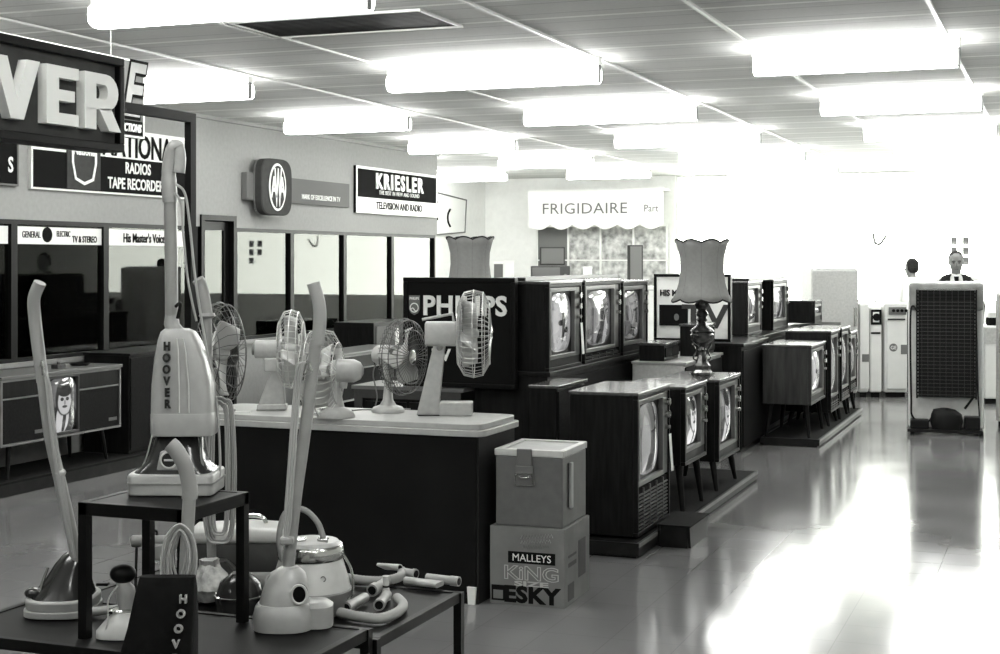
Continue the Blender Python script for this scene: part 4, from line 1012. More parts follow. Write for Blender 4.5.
MB().loft([(.08, 0, .385, .02, .02), (.1, 0, .385, .02, .02)], 16, axis='x').build('shaft', 'chrome', t)
MB().tube([(-.085, 0, .452), (.0, 0, .468), (.06, 0, .48), (.065, 0, .44)], .007, 8).build('carry_handle', 'fan', t)
blades(t, (.14, 0, .385), .16, 4, 'fanblade', .7); cage(t, (.16, 0, .385), .208, .15, 'wire', 46, rw=.0014)
MB().loft([(.08, 0, .385, .06, .06), (.095, 0, .385, .15, .15), (.098, 0, .385, .15, .15)], 36, axis='x').build('rear_plate', 'fan', t)
t = tag(MB().tube(bez([(0, 0, 0), (.06, .05, 0), (.14, .03, 0), (.2, .09, 0), (.3, .06, 0)], 8), .004, 6).build('power_cord', 'cord', loc=(*fan_place(352, 409, 7.6)[:2], CTOP + .004), rotz=TH), 'thin pale cord trailing on the counter between two fans', 'cord')
t = thing('price_card', 'tiny pale card lying on the counter in front of doorway fan', 'card', (*fan_place(243, 414, 7.55)[:2], CTOP), TH)
MB().box(-.04, .04, -.02, .02, 0, .004).build('card', 'paper', t, smooth=False)

# ================================================================ COOLER AND CARTON
t = thing('cooler_carton', 'cardboard King Size Esky carton on floor under the metal cooler', 'carton', (-2.383, 6.745, 0), .03)
MB().box(-.187, .187, -.215, .215, 0, .372).build('box', 'carton', t, bevel=.003, smooth=False)
yy = -.2165
MB().box(-.094, .141, yy - .001, yy + .002, .2, .255).build('name_panel', 'signdark', t, smooth=False)
text('lettering', 'MALLEYS', .034, 'signwhite', t, (.024, yy - .001, .228), '-y', .0, .001, sx=1.0)
text('lettering', 'KiNG', .062, 'eskytop', t, (.022, yy, .155), '-y', .05, .0008, sx=1.3, spacing=1.0)
text('lettering', 'KiNG', .062, 'carton', t, (.022, yy - .001, .155), '-y', -.01, .0008, sx=1.3, spacing=1.0)
text('lettering', 'SIZE', .022, 'eskytop', t, (.022, yy, .104), '-y', .05, .0008, sx=2.9)
text('lettering', 'ESKY', .072, 'signdark', t, (.022, yy, .052), '-y', .07, .0008, sx=1.15, spacing=1.05)
MB().frame(-.178, -.112, .016, .09, .008, yy - .001, yy + .002, 'y').build('square_mark', 'signdark', t, smooth=False)
MB().box(-.17, -.12, yy - .0008, yy + .002, .066, .084).build('square_bar', 'signdark', t, smooth=False)
for i, (a_, b_, ww) in enumerate([(-.03, .325, .16), (-.03, .3, .15), (-.02, .275, .13)]):
    s_ = MB(); rr = random.Random(i)
    s_.tube([(a_ + k * ww / 22, yy - .001, b_ - .0 + (.011 if k % 2 else -.009) * rr.uniform(.5, 1) + .014 * k / 22) for k in range(23)], .0013, 4)
    s_.build('printed_scribble', 'eskytop' if i < 2 else 'signmid', t)
for (y0, y1, z0, z1) in ((-.15, -.02, .18, .2), (-.15, -.02, .225, .237), (.02, .14, .1, .28), (-.16, -.06, .02, .1)):
    MB().box(.186, .1885, y0, y1, z0, z1).build('side_print', 'cartonside', t, smooth=False)
t = thing('cooler', 'grey metal cooler box with pale rim and front catch on the carton', 'cooler', (-2.378, 6.745, .373), .03)
MB().box(-.168, .168, -.2, .2, 0, .335).build('body', 'esky', t, bevel=.006, smooth=False)
MB().frame(-.173, .173, -.205, .205, .03, .335, .368, 'z').build('rim', 'eskytop', t, bevel=.004, smooth=False)
MB().box(-.146, .146, -.178, .178, .335, .36).build('lid', 'eskylid', t, bevel=.004, smooth=False)
MB().box(-.058, .018, -.213, -.2, .29, .372).build('catch_plate', 'bezel', t, bevel=.004, smooth=False)
MB().prism([(-.065, .29), (.025, .29), (.03, .2), (-.07, .2)], -.21, -.2, 'y').build('catch', 'bezel', t, bevel=.003, smooth=False)
MB().tube([(-.06, -.216, .255), (.02, -.216, .255), (.024, -.216, .2), (-.064, -.216, .2), (-.06, -.216, .255)], .004, 6).build('catch_loop', 'chrome', t)
MB().tube([(-.05, -.216, .245), (-.035, -.22, .235), (-.005, -.22, .235), (.01, -.216, .245)], .004, 6).build('catch_wire', 'chrome', t)
MB().box(.168, .182, -.1, -.06, .08, .3).build('side_handle', 'cream', t, bevel=.005, smooth=False)
MB().box(.166, .17, -.115, -.102, .09, .3).build('handle_slot', 'black', t, smooth=False)

# ================================================================ DISPLAY STAND
HF, HR, HU = .49, .45, .905        # front shelf, rear shelf, raised shelf heights
t = thing('display_stand', 'black angle-iron stand with low shelves and one raised shelf, foreground', 'display stand', (0, 0, 0))
FX0, FX1, FY0, FY1 = -3.28, -2.03, 3.62, 4.14
def rail_frame(z, x0, x1, y0, y1, hgt=.035, w=.025):
    return MB().frame(x0, x1, y0, y1, w, z - hgt, z, 'z')
rail_frame(HF, FX0, FX1, FY0, FY1).build('shelf_frame', 'blackmetal', t, bevel=.002, smooth=False)
MB().box(FX0 + .024, FX1 - .024, FY0 + .024, FY1 - .024, HF - .014, HF - .004).build('shelf', 'shelf', t, smooth=False)
rail_frame(HR, FX0, -2.02, 4.155, 4.87).build('shelf_frame', 'blackmetal', t, bevel=.002, smooth=False)
MB().box(FX0 + .024, -2.044, 4.179, 4.846, HR - .014, HR - .004).build('shelf', 'shelf', t, smooth=False)
UX0, UX1, UY0, UY1 = -2.815, -2.43, 3.712, 4.075
rail_frame(HU, UX0, UX1, UY0, UY1, .04).build('shelf_frame', 'blackmetal', t, bevel=.002, smooth=False)
MB().box(UX0 + .02, UX1 - .02, UY0 + .02, UY1 - .02, HU - .014, HU - .002).build('shelf', 'shelf', t, smooth=False)
for (x, y, z0, z1) in [(FX0, FY0, 0, HF), (FX1 - .025, FY0, 0, HF), (FX0, FY1 - .025, 0, HF), (FX1 - .025, FY1 - .025, 0, HF),
                       (FX0 + .06, 4.155, 0, HR), (-2.045, 4.155, 0, HR), (FX0 + .06, 4.845, 0, HR), (-2.045, 4.845, 0, HR),
                       (UX0, UY0, 0, HU), (UX1 - .03, UY0, HF, HU), (UX0, UY1 - .03, HF, HU), (UX1 - .03, UY1 - .03, HF, HU)]:
    MB().box(x, x + .03, y, y + .03, z0, z1 - .001).build('leg', 'blackmetal', t, smooth=False)

# ================================================================ FLOOR CARE MACHINES
def local(px, py, px0, py0, d):   # metres across and up from the pixel (px0, py0) at distance d
    return ((px - px0) * d / F, (py0 - py) * d / F)
def cord_loops(t, cx, cy, ztop, zbot, w, n, m='cord', r=.0035, skew=0.0):
    c = MB(); rr = random.Random(int(zbot * 1000))
    for k in range(n):
        f = (k + .5) / n; a = w * (.3 + .7 * f); zb = zbot + (1 - f) * .06 + rr.uniform(-.008, .008); zt_ = ztop - (1 - f) * .03
        y = cy - .012 - .006 * (k % 3)
        c.tube(bez([(cx - a * .35, y, zt_), (cx - a * .8, y, zt_ - .03), (cx - a + skew * .5, y, (ztop + zb) / 2), (cx - a * .8 + skew, y, zb + .035),
                    (cx + skew, y, zb), (cx + a * .8 + skew, y, zb + .035), (cx + a + skew * .5, y, (ztop + zb) / 2), (cx + a * .8, y, zt_ - .03), (cx + a * .35, y, zt_), (cx, y, zt_ + .008), (cx - a * .35, y, zt_)], 6), r, 5, False)
    return c.build('power_cord', m, t)

# --- tall upright cleaner on the raised shelf
d0 = 4.66; p = at(175, 300, d0)
t = thing('upright_vacuum_cleaner', 'tall pale upright Hoover cleaner standing on the raised black shelf', 'vacuum cleaner', (p.x, p.y, HU + .001), TH * .95)
t.scale = (.955,) * 3
MB().loft([(.0, 0, .03, .142, .115, 9), (.062, 0, .03, .144, .117, 9), (.07, 0, .03, .14, .113, 8)], 40).build('bumper', 'cream', t, bevel=.003)
MB().loft([(.036, 0, .03, .1455, .1185, 9), (.042, 0, .03, .1455, .1185, 9)], 40).build('bumper_strip', 'greyplastic', t)
MB().loft([(.068, 0, .03, .132, .105, 5), (.082, 0, .03, .118, .1, 4.5), (.105, 0, .035, .098, .09, 3.5), (.14, 0, .05, .088, .09, 3), (.175, 0, .06, .082, .08, 3), (.2, 0, .07, .07, .065, 3)], 40).build('motor_hood', 'hood', t)
for sx_ in (-1, 1): MB().tube(bez([(sx_ * .1, -.03, .09), (sx_ * .09, -.01, .125), (sx_ * .082, .02, .185)], 6), .005, 6).build('hood_trim', 'chrome', t)
MB().prism([(-.045, .082), (.04, .082), (.028, .145), (-.032, .145)], -.07, -.04, 'y').build('headlamp_housing', 'cream', t, bevel=.004, smooth=False)
MB().loft([(-.074, -.003, .117, .024, .024), (-.069, -.003, .117, .026, .026)], 24, axis='y').build('headlamp', 'hood', t)
MB().torus((-.003, -.072, .117), .026, .004, 'y', 24, 6).build('headlamp_ring', 'creamlight', t)
MB().box(-.018, .012, -.077, -.073, .114, .12).build('emblem', 'creamlight', t, smooth=False)
MB().loft([(.19, .025, .03, .103, .075, 5), (.2, .025, .03, .105, .077, 5), (.262, .024, .03, .104, .077, 5), (.268, .024, .03, .102, .075, 5)], 40).build('bag_base', 'cream', t, bevel=.002)
MB().loft([(.266, .024, .03, .103, .076, 5), (.36, .022, .03, .1, .073, 4.5), (.45, .016, .03, .085, .066, 4.5), (.51, .008, .03, .067, .055, 4), (.535, .004, .03, .055, .045, 4), (.545, 0, .03, .04, .035, 3)], 40).build('bag_cover', 'cream', t)
for xx in (.02, .045): MB().tube([(xx * .8, -.048 + .006, .515), (xx, -.04, .47), (xx * 1.25 + .0, -.0475, .36), (xx * 1.3, -.05, .27)], .0028, 5).build('cover_ridge', 'creamlight', t)
for k, ch in enumerate('HOOVER'):
    text('lettering', ch, .027, 'hood', t, (-.018 + .001 * k, -.047 + (-.0008) * min(k, 3) + (.012 if k == 0 else .004 if k == 1 else 0), .49 - k * .038), '-y', .06, .006, sx=.8)
hx = -.022
MB().loft([(.53, hx + .02, .04, .036, .03), (.56, hx, .045, .026, .024), (.6, hx, .045, .021, .021)], 20).build('handle_socket', 'cream', t)
MB().tube([(hx, .045, .56), (hx - .002, .045, .8), (hx - .005, .045, 1.0)], .022, 16).build('handle_tube', 'tube', t)
MB().tube(bez([(hx - .005, .045, .97), (hx - .01, .045, 1.06), (hx - .005, .045, 1.12), (hx + .008, .043, 1.155), (hx + .025, .04, 1.15), (hx + .03, .038, 1.11), (hx + .026, .038, 1.07)], 8), [.026] * 8 + [.024] * 24 + [.02] * 17, 14).build('grip', 'cream', t)
MB().tube(bez([(hx + .02, .02, 1.03), (hx + .05, .02, 1.0), (hx + .065, .025, .9), (hx + .085, .03, .7), (hx + .115, .04, .5), (hx + .15, .05, .3), (hx + .165, .04, .1), (hx + .16, .03, .03)], 8), .0045, 6).build('power_cord', 'cord', t)
MB().tube(bez([(hx + .02, .02, 1.0), (hx + .038, .02, .96), (hx + .045, .025, .85), (hx + .06, .03, .7), (hx + .085, .04, .57)], 8), .004, 6).build('power_cord', 'cord', t)
MB().tube(bez([(hx + .02, .02, .62), (hx + .04, 0, .63), (hx + .03, -.0, .58)], 6), .006, 6).build('cord_hook', 'black', t)

def stick_machine(label, px, py, d, hz, base, grip, tubep, gripr=.02, tr=.017, group=None, rot=TH):
    p = at(px, py, d)
    t = thing('upright_vacuum_cleaner' if base != 'polisher' else 'floor_polisher', label, 'vacuum cleaner' if base != 'polisher' else 'floor polisher', (p.x, p.y, hz), rot, group)
    T = [(*(lambda q: (q[0],))(local(a, b, px, py, d)), yy, local(a, b, px, py, d)[1]) for a, b, yy in tubep]
    MB().tube(bez(T, 8), tr, 14).build('handle_tube', 'tube', t)
    G = [(local(a, b, px, py, d)[0], yy, local(a, b, px, py, d)[1]) for a, b, yy in grip]
    MB().tube(bez(G, 8), gripr, 14).build('grip', 'hose', t)
    return t
# --- left machine: dark round hood on the front shelf
t = stick_machine('upright cleaner with dark glossy hood and leaning handle, far left of stand', 61, 612, 4.79, HF, 'v',
    [(41, 382, .02), (36, 345, .02), (33, 318, .02), (33, 298, .01), (40, 282, 0)], [(78, 588, .03), (70, 540, .03), (58, 485, .03), (48, 435, .02), (40, 372, .02)], .0205, .0195)
MB().loft([(0, -.0, .03, .115, .13, 3.2), (.022, 0, .03, .115, .13, 3.2)], 36).build('bumper', 'cream', t, bevel=.003)
MB().loft([(.022, -.0, .03, .11, .125, 3), (.05, 0, .03, .112, .128, 3), (.055, 0, .03, .106, .122, 3)], 36).build('bumper_top', 'cream', t, bevel=.003)
MB().loft([(.053, 0, .03, .1, .115, 2.6), (.075, .005, .035, .09, .1), (.11, .012, .045, .07, .08), (.15, .02, .055, .055, .06), (.18, .03, .06, .04, .042), (.195, .038, .06, .02, .02)], 36).build('motor_hood', 'hood', t)
MB().ball((-.085, -.02, .07), (.028, .028, .018)).build('height_knob', 'hood', t)
MB().tube(bez([(-.06, -.03, .07), (-.052, -.02, .11), (-.04, -.01, .15)], 6), .005, 6).build('hood_trim', 'chrome', t)
MB().box(.1, .14, .05, .075, .075, .085).build('pedal', 'black', t, bevel=.003, smooth=False)
MB().tube(bez([(-.06, -.005, .8), (-.045, -.01, .76), (-.03, -.01, .6), (-.005, -.01, .43), (.03, 0, .23)], 6), .006, 6).build('power_cord', 'cord', t)
MB().tube(bez([(-.06, -.005, .8), (-.035, -.012, .75), (-.018, -.01, .6), (.008, -.01, .43), (.045, 0, .18)], 6), .006, 6).build('power_cord', 'cord', t)
MB().tube(bez([(-.058, -.005, .79), (-.04, -.012, .73), (-.026, -.015, .6), (.002, -.015, .43), (.038, 0, .2)], 6), .005, 6).build('power_cord', 'cord', t)
MB().tube(bez([(-.066, 0, .81), (-.056, -.02, .825), (-.053, -.015, .78)], 5), .005, 6).build('cord_hook', 'chrome', t)
MB().ball((.0, -.005, .46), (.018, .014, .014)).build('cord_clip', 'creamlight', t)

# --- third handle behind: collar and cord loops, clear bag on the head
t = stick_machine('upright cleaner with flanged grip and clear plastic bag, behind tall cleaner', 212, 604, 5.15, HR, 'v',
    [(206, 322, .02), (203, 303, .02), (200, 290, .018), (197, 284, .012)], [(211, 575, .02), (208, 480, .02), (207, 380, .02), (206, 318, .02)], .0215, .0165)
q = local(206, 321, 212, 604, 5.15)
MB().loft([(q[1] - .008, q[0], .02, .02, .02), (q[1], q[0], .02, .03, .03), (q[1] + .01, q[0], .02, .026, .026)], 20).build('grip_flange', 'cream', t)
MB().loft([(0, .01, .03, .12, .1, 3), (.06, .01, .03, .12, .1, 3), (.1, .01, .04, .08, .07), (.13, .0, .04, .05, .05)], 28).build('motor_hood', 'hood', t)
pb = MB().loft([(.01, .01, .0, .055, .05), (.05, .012, -.01, .068, .06), (.1, .008, .0, .055, .05), (.13, 0, .01, .03, .03), (.15, 0, .01, .035, .035)], 20, 2)
rr = random.Random(3)
for vv in pb.b.verts: vv.co += Vector((rr.uniform(-.008, .008), rr.uniform(-.008, .008), rr.uniform(-.005, .005)))
pb.move((0, -.05, .0)).build('plastic_bag', 'plastic', t)
cord_loops(t, .03, .0, .71, .19, .062, 6, 'cord', .004)
MB().tube(bez([(0, 0, .7), (.0, -.03, .74), (.0, -.03, .68)], 5), .006, 6).build('cord_hook', 'greyplastic', t)

# --- upright with the black cloth bag in front of the stand
d4 = 3.93; p = at(180, 300, d4)
t = thing('upright_vacuum_cleaner', 'upright cleaner with black cloth Hoover bag and curved grip, nearest camera', 'vacuum cleaner', (p.x, p.y, 0), TH)
k4 = d4 / F
def L4(px, py): return ((px - 180) * k4, EYE - (py - 259) * k4)
G = [(*L4(a, b), yy) for a, b, yy in [(170, 444, .0), (176, 450, .0), (184, 466, .01), (188, 488, .02), (188, 500, .02)]]
MB().tube(bez([(x, y, z) for x, z, y in G], 8), .0215, 14).build('grip', 'hose', t)
G = [(*L4(a, b), yy) for a, b, yy in [(188, 495, .02), (186, 530, .02), (182, 600, .03), (176, 700, .06), (172, 800, .08)]]
MB().tube(bez([(x, y, z) for x, z, y in G], 6), .018, 14).build('handle_tube', 'tube', t)
a_ = L4(180, 530); b_ = L4(181, 590)
cord_loops(t, a_[0], .02, a_[1] + .01, b_[1] - .03, .05, 6, 'cord', .0038, -.005)
c1 = L4(165, 574)
sec = []
for py, xa, xb, dp in ((572, 145, 199, .02), (585, 142, 200, .04), (620, 135, 200, .06), (654, 126, 199, .08), (720, 118, 200, .09), (780, 125, 200, .08), (800, 140, 195, .05)):
    x0_, z_ = L4(xa, py); x1_, _ = L4(xb, py); sec.append((z_, (x0_ + x1_) / 2, -.05, (x1_ - x0_) / 2, dp, 5))
MB().loft(sec[::-1], 36).build('dust_bag', 'blackcloth', t)
for k, ch in enumerate('HOOVER'):
    x_, z_ = L4(191.5 - k * 1.4, 590 + k * 13.5)
    dp = [.055, .066, .078, .092, .1, .11][k]
    text('lettering', ch, .02, 'cream', t, (x_, -.052 - dp * .93, z_), '-y', .04, .006, sx=1.0)
MB().loft([(0, 0, -.03, .15, .14, 6), (.06, 0, -.03, .15, .14, 6)], 36).build('bumper', 'cream', t, bevel=.003)
MB().loft([(.06, 0, -.03, .14, .13, 5), (.1, 0, 0, .1, .12), (.17, 0, .03, .07, .08), (.2, 0, .04, .05, .05)], 36).build('motor_hood', 'hood', t)

# --- pale polisher leaning right
px0, py0, dd = 290, 627, 4.6
t = stick_machine('pale floor polisher with leaning handle, right end of front shelf', px0, py0, dd, HF, 'polisher',
    [(316, 345, .03), (318.5, 325, .03), (318, 305, .03), (312, 283, .03)], [(286, 580, .03), (293, 510, .03), (304, 430, .03), (315, 340, .03)], .021, .0195)
MB().loft([(0, -.02, 0, .092, .085, 2.6), (.04, -.02, 0, .095, .088, 2.6), (.07, -.02, 0, .088, .082, 2.5), (.08, -.02, 0, .08, .075, 2.4)], 36).build('brush_skirt', 'cream', t)
MB().loft([(0, .07, .03, .062, .06, 3), (.065, .07, .03, .062, .06, 3), (.078, .07, .03, .045, .045, 3)], 28).build('side_skirt', 'cream', t)
MB().loft([(.076, -.018, 0, .08, .075), (.1, -.016, 0, .075, .072), (.14, -.012, .005, .068, .065), (.17, -.008, .01, .055, .05), (.188, -.004, .012, .03, .03)], 32).build('motor_housing', 'cream', t)
MB().loft([(-.065, .038, .118, .022, .027), (-.05, .038, .118, .026, .031)], 20, axis='y').build('vent_port', 'black', t)
MB().torus((.038, -.066, .118), .024, .004, 'y', 24, 6, .029).build('port_ring', 'creamlight', t)
MB().tube(bez([(-.02, -.0, .17), (-.07, -.01, .16), (-.075, -.02, .1), (-.1, -.03, .05)], 6), .004, 6).build('power_cord', 'cord', t)
for i_, (a, b, c_) in enumerate([(0, 0, 0), (-.008, .006, .01), (-.016, -.004, .03)]):
    MB().tube(bez([(.065 + a * .3, 0, .8 + b), (.045 + a, -.005, .83), (.028 + a, 0, .72), (.012 + a, 0, .5), (.0 + a, 0, .33), (-.012, 0, .27)], 8), .0048, 6).build('power_cord', 'cord', t)
MB().box(-.03, .012, -.02, .02, .262, .285).build('cord_clip', 'tube', t, bevel=.005, smooth=False)
MB().tube(bez([(.068, -.01, .81), (.06, -.03, .835), (.05, -.02, .8)], 5), .005, 6).build('cord_hook', 'chrome', t)

# --- drum cleaner with chrome lid
p = at(305, 600, 4.93)
t = thing('canister_vacuum_cleaner', 'pale drum-shaped canister cleaner with chrome lid band on rear shelf', 'vacuum cleaner', (p.x, p.y + .04, HR), TH); t.scale = (.93,) * 3
MB().lathe([(.125, 0), (.13, .01), (.135, .05), (.15, .075), (.152, .085), (.148, .09)], 40).build('base', 'greyplastic', t)
MB().lathe([(.147, .088), (.142, .11), (.118, .19), (.114, .2)], 40).build('drum', 'creamlight', t)
MB().lathe([(.118, .198), (.122, .205), (.121, .24), (.115, .25)], 40).build('lid_band', 'chrome', t)
MB().lathe([(.112, .248), (.1, .262), (.06, .27), (.03, .272)], 40).build('lid', 'fan', t)
for xx in (-.05, .03): MB().box(xx, xx + .04, -.06, -.02, .26, .278).build('lid_clip', 'chrome', t, bevel=.004, smooth=False)
MB().tube(bez([(.11, -.02, .23), (.15, -.02, .16), (.155, -.02, .08), (.14, -.02, .05)], 6), .005, 6).build('side_bail', 'chrome', t)
MB().tube(bez([(-.09, -.07, .2), (-.105, -.07, .28), (-.09, -.06, .36), (-.055, -.05, .385), (-.01, -.04, .375), (.03, -.03, .33), (.05, -.02, .27)], 8), .011, 10).build('carry_hose', 'hose', t)
MB().torus((.06, -.118, .145), .009, .002, 'y', 16, 5).build('badge', 'greyplastic', t)

# --- box canister with pale top on the rear shelf
p = at(240, 590, 5.35)
t = thing('canister_vacuum_cleaner', 'pale topped box-shaped canister cleaner with dark side, behind tall cleaner', 'vacuum cleaner', (p.x, p.y + .07, HR), TH)
MB().loft([(-.2, 0, .03, .11, .03, 6), (.19, 0, .03, .11, .03, 6)], 28, axis='x').build('sled', 'cream', t)
MB().loft([(-.19, 0, .11, .095, .07, 5), (.14, 0, .11, .095, .07, 5)], 28, axis='x').build('body', 'signgrey', t)
MB().loft([(-.2, 0, .185, .1, .03, 4), (.0, 0, .19, .1, .035, 4), (.16, 0, .185, .1, .028, 4)], 28, axis='x').build('lid', 'creamlight', t)
MB().loft([(.14, 0, .12, .095, .095, 4), (.165, 0, .12, .098, .098, 4), (.175, 0, .12, .09, .09, 4)], 28, axis='x').build('end_band', 'chrome', t)
MB().tube(bez([(-.06, 0, .22), (-.04, 0, .245), (.04, 0, .245), (.06, 0, .22)], 6), .008, 8).build('carry_handle', 'chrome', t)
t = thing('hand_vacuum_cleaner', 'dark oval machine with bright rim line beside the bagged head', 'vacuum cleaner', (at(240, 620, 4.98).x, at(240, 620, 4.98).y, HR), TH)
MB().loft([(0, 0, 0, .08, .08), (.05, 0, 0, .084, .084), (.1, 0, 0, .068, .068), (.13, 0, 0, .03, .03)], 32).build('body', 'hood', t)
MB().torus((0, 0, .055), .085, .004, 'z', 40, 6, .085).build('rim', 'chrome', t)

# --- roller-ended grey machine and black knobbed appliance at left of the stand
p = at(148, 560, 5.15)
t = thing('hand_held_machine', 'grey roller-shaped machine with pale block on thin legs, left rear shelf', 'appliance', (p.x, p.y, HR), TH)
MB().loft([(-.06, 0, .205, .015, .015), (-.055, 0, .205, .021, .021), (.11, 0, .205, .021, .021), (.115, 0, .205, .015, .015)], 20, axis='x').build('roller', 'greyplastic', t)
MB().box(-.0, .07, -.03, .03, .14, .2).build('block', 'cream', t, bevel=.01, smooth=False)
MB().tube([(-.04, 0, .2), (-.045, 0, 0)], .005, 8).build('leg', 'hood', t); MB().tube([(-.02, .03, .2), (-.02, .04, 0)], .005, 8).build('leg', 'hood', t)
MB().tube([(.09, 0, .2), (.09, 0, 0)], .005, 8).build('leg', 'hood', t); MB().tube(bez([(-.01, 0, .22), (0, 0, .24), (.03, 0, .24), (.03, 0, .22)], 5), .004, 6).build('handle', 'black', t)
p = at(122, 628, 4.5)
t = thing('kettle', 'cream rounded appliance with large black knob, between upright cleaners', 'appliance', (p.x, p.y, HF), TH)
MB().loft([(0, 0, 0, .075, .06, 3), (.02, 0, 0, .075, .06, 3), (.055, .01, 0, .055, .05), (.075, .015, 0, .035, .035)], 32).build('body', 'creamlight', t)
MB().loft([(.07, .0, 0, .04, .03), (.08, .0, 0, .045, .035), (.085, 0, 0, .03, .03)], 24).build('collar', 'chrome', t)
MB().loft([(.08, .012, 0, .022, .022), (.13, .012, 0, .03, .028), (.15, .01, 0, .028, .026), (.165, .005, 0, .018, .018)], 24).build('neck', 'cream', t)
MB().ball((.003, 0, .19), (.041, .036, .03)).build('knob', 'black', t)
MB().tube(bez([(-.005, -.03, .16), (-.03, -.045, .12), (-.03, -.05, .06), (-.04, -.05, .02)], 6), .0025, 6).build('wire', 'wire', t)
# loose pale tube lying just behind it
tag(MB().tube(bez([(-.06, 0, 0), (0, 0, .005), (.06, .01, .01)], 6), .015, 12).build('extension_tube', 'cream', loc=(at(112, 603, 4.75).x, at(100, 603, 4.75).y, HF + .016), rotz=TH), 'short pale tube lying behind the left dark hooded cleaner', 'tube')

# --- hose and attachments on the rear shelf
def onshelf(px, py, h=HR):
    d = (EYE - h) * F / (py - 259); q = at(px, py, d); return Vector((q.x, q.y, h))
def lie(pts, z=.018, h=HR): return [onshelf(a, b, h) + Vector((0, 0, z if len(c) == 0 else c[0])) for a, b, *c in pts]
hp = bez(lie([(352, 594), (370, 589), (392, 586, .02), (403, 578, .02), (390, 580, .02), (370, 584, .02), (352, 580, .02)]), 10)
hs = bez(lie([(340, 618), (358, 622), (380, 624), (397, 618), (403, 610), (397, 603)], .018), 12)
def ribbed(pts, r=.017):
    rs = [r * (1 + .05 * (i % 2)) for i in range(len(pts))]; return MB().tube(pts, rs, 14)
tag(ribbed(hs).build('flexible_hose', 'hose'), 'curved ribbed hose end lying at front of the attachments pile', 'hose')
tag(ribbed(bez(lie([(345, 583), (365, 586), (385, 586), (400, 582), (402, 576)], .02), 12)).build('flexible_hose', 'hose'), 'ribbed hose curling behind the attachments pile', 'hose')
def nozzle(label, a, b, r0=.016, r1=.019, flat=False, m='cream', name='vacuum_attachment', za=.02, zb=.02, hole=True):
    A = onshelf(*a) + Vector((0, 0, za)); B = onshelf(*b) + Vector((0, 0, zb)); Dv = B - A; Ln = Dv.length
    t = thing(name, label, 'attachment', A); t.rotation_mode = 'QUATERNION'; t.rotation_quaternion = Vector((1, 0, 0)).rotation_difference(Dv)
    if flat:
        MB().loft([(0, 0, 0, r0, r0), (Ln * .3, 0, 0, r0, r0), (Ln * .45, 0, 0, r0 * 1.9, r0 * .75, 3), (Ln, 0, 0, r0 * 2.1, r0 * .6, 4)], 24, axis='x').build('body', m, t)
    else:
        MB().loft([(0, 0, 0, r1, r1), (Ln * .25, 0, 0, r1, r1), (Ln * .28, 0, 0, r0, r0), (Ln, 0, 0, r0, r0)], 20, axis='x').build('body', m, t)
    MB().loft([(-.0015, 0, 0, (r1 if not flat else r0) * .72, (r1 if not flat else r0) * .72), (.003, 0, 0, (r1 if not flat else r0) * .72, (r1 if not flat else r0) * .72)], 20, axis='x').build('opening', 'black', t)
    return t
nozzle('pale elbow attachment with round dark opening, leftmost in the pile', (346, 614), (365, 603), .017, .02)
nozzle('pale attachment whose round dark opening faces forward, middle of pile', (379, 611), (387, 600), .017, .02)
nozzle('pale tube attachment lying farthest left behind the elbow one', (372, 596), (387, 589), .017, .022, zb=.03)
nozzle('flat pale floor tool lying across the back of the pile', (405, 586), (440, 590), .015, flat=True)
nozzle('pale flat crevice tool raised at back of the pile', (400, 578), (382, 572), .012, flat=True, za=.04, zb=.022, m='creamlight')
nozzle('pale tube attachment at right end of rear shelf, opening right', (459, 587), (427, 583), .016, .018)
nozzle('short pale connector ring behind the floor tool', (416, 580), (404, 578), .016, .019, za=.022, zb=.022)
p = onshelf(386, 600)
t = thing('vacuum_attachment', 'small upright pale brush attachment standing amid the pile', 'attachment', (p.x, p.y, HR), TH)
MB().loft([(0, 0, 0, .016, .016), (.03, 0, 0, .014, .014), (.05, 0, 0, .01, .012), (.085, 0, 0, .013, .014)], 16).build('body', 'creamlight', t)
MB().loft([(.045, 0, 0, .012, .013), (.052, 0, 0, .012, .013)], 16).build('collar', 'hood', t)

# ================================================================ OFFICE PIECES ADDED TO STAND FOR REFLECTIONS IN THE PANES
for i, (x, y, w_, h_, m_, lb) in enumerate([(-8.6, 8.9, 1.0, 1.25, 'signmid', 'grey counter added in the dim office to stand for reflections, left panes'), (-8.9, 10.9, .9, 1.1, 'walldark', 'dark cupboard added in the dim office to stand for reflections near the doorway'), (-9.2, 13.4, 1.4, 1.0, 'signmid', 'grey desk added in the office to stand for reflections behind the brighter panes')]):
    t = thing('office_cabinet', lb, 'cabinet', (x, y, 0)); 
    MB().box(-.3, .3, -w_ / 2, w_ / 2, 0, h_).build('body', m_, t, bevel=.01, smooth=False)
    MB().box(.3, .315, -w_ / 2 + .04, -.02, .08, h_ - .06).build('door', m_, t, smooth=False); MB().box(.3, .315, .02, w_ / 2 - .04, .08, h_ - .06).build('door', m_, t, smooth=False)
    MB().box(-.32, .33, -w_ / 2 - .02, w_ / 2 + .02, h_, h_ + .02).build('top', 'bezel', t, smooth=False)
t = thing('radio_set', 'pale stacked radio set with round dials, standing in for reflections in the panes', 'radio', (-8.5, 9.05, 1.271))
MB().box(-.1, .1, -.16, .16, 0, .3).build('body', 'signwhite', t, bevel=.01, smooth=False)
for a_, b_ in ((-.08, .2), (.08, .2), (.0, .09)): MB().cyl((.1, a_, b_), (.115, a_, b_), .045).build('dial', 'black', t)
MB().box(-.06, .06, -.06, .06, .3, .52).build('aerial_box', 'signgrey', t, bevel=.006, smooth=False)

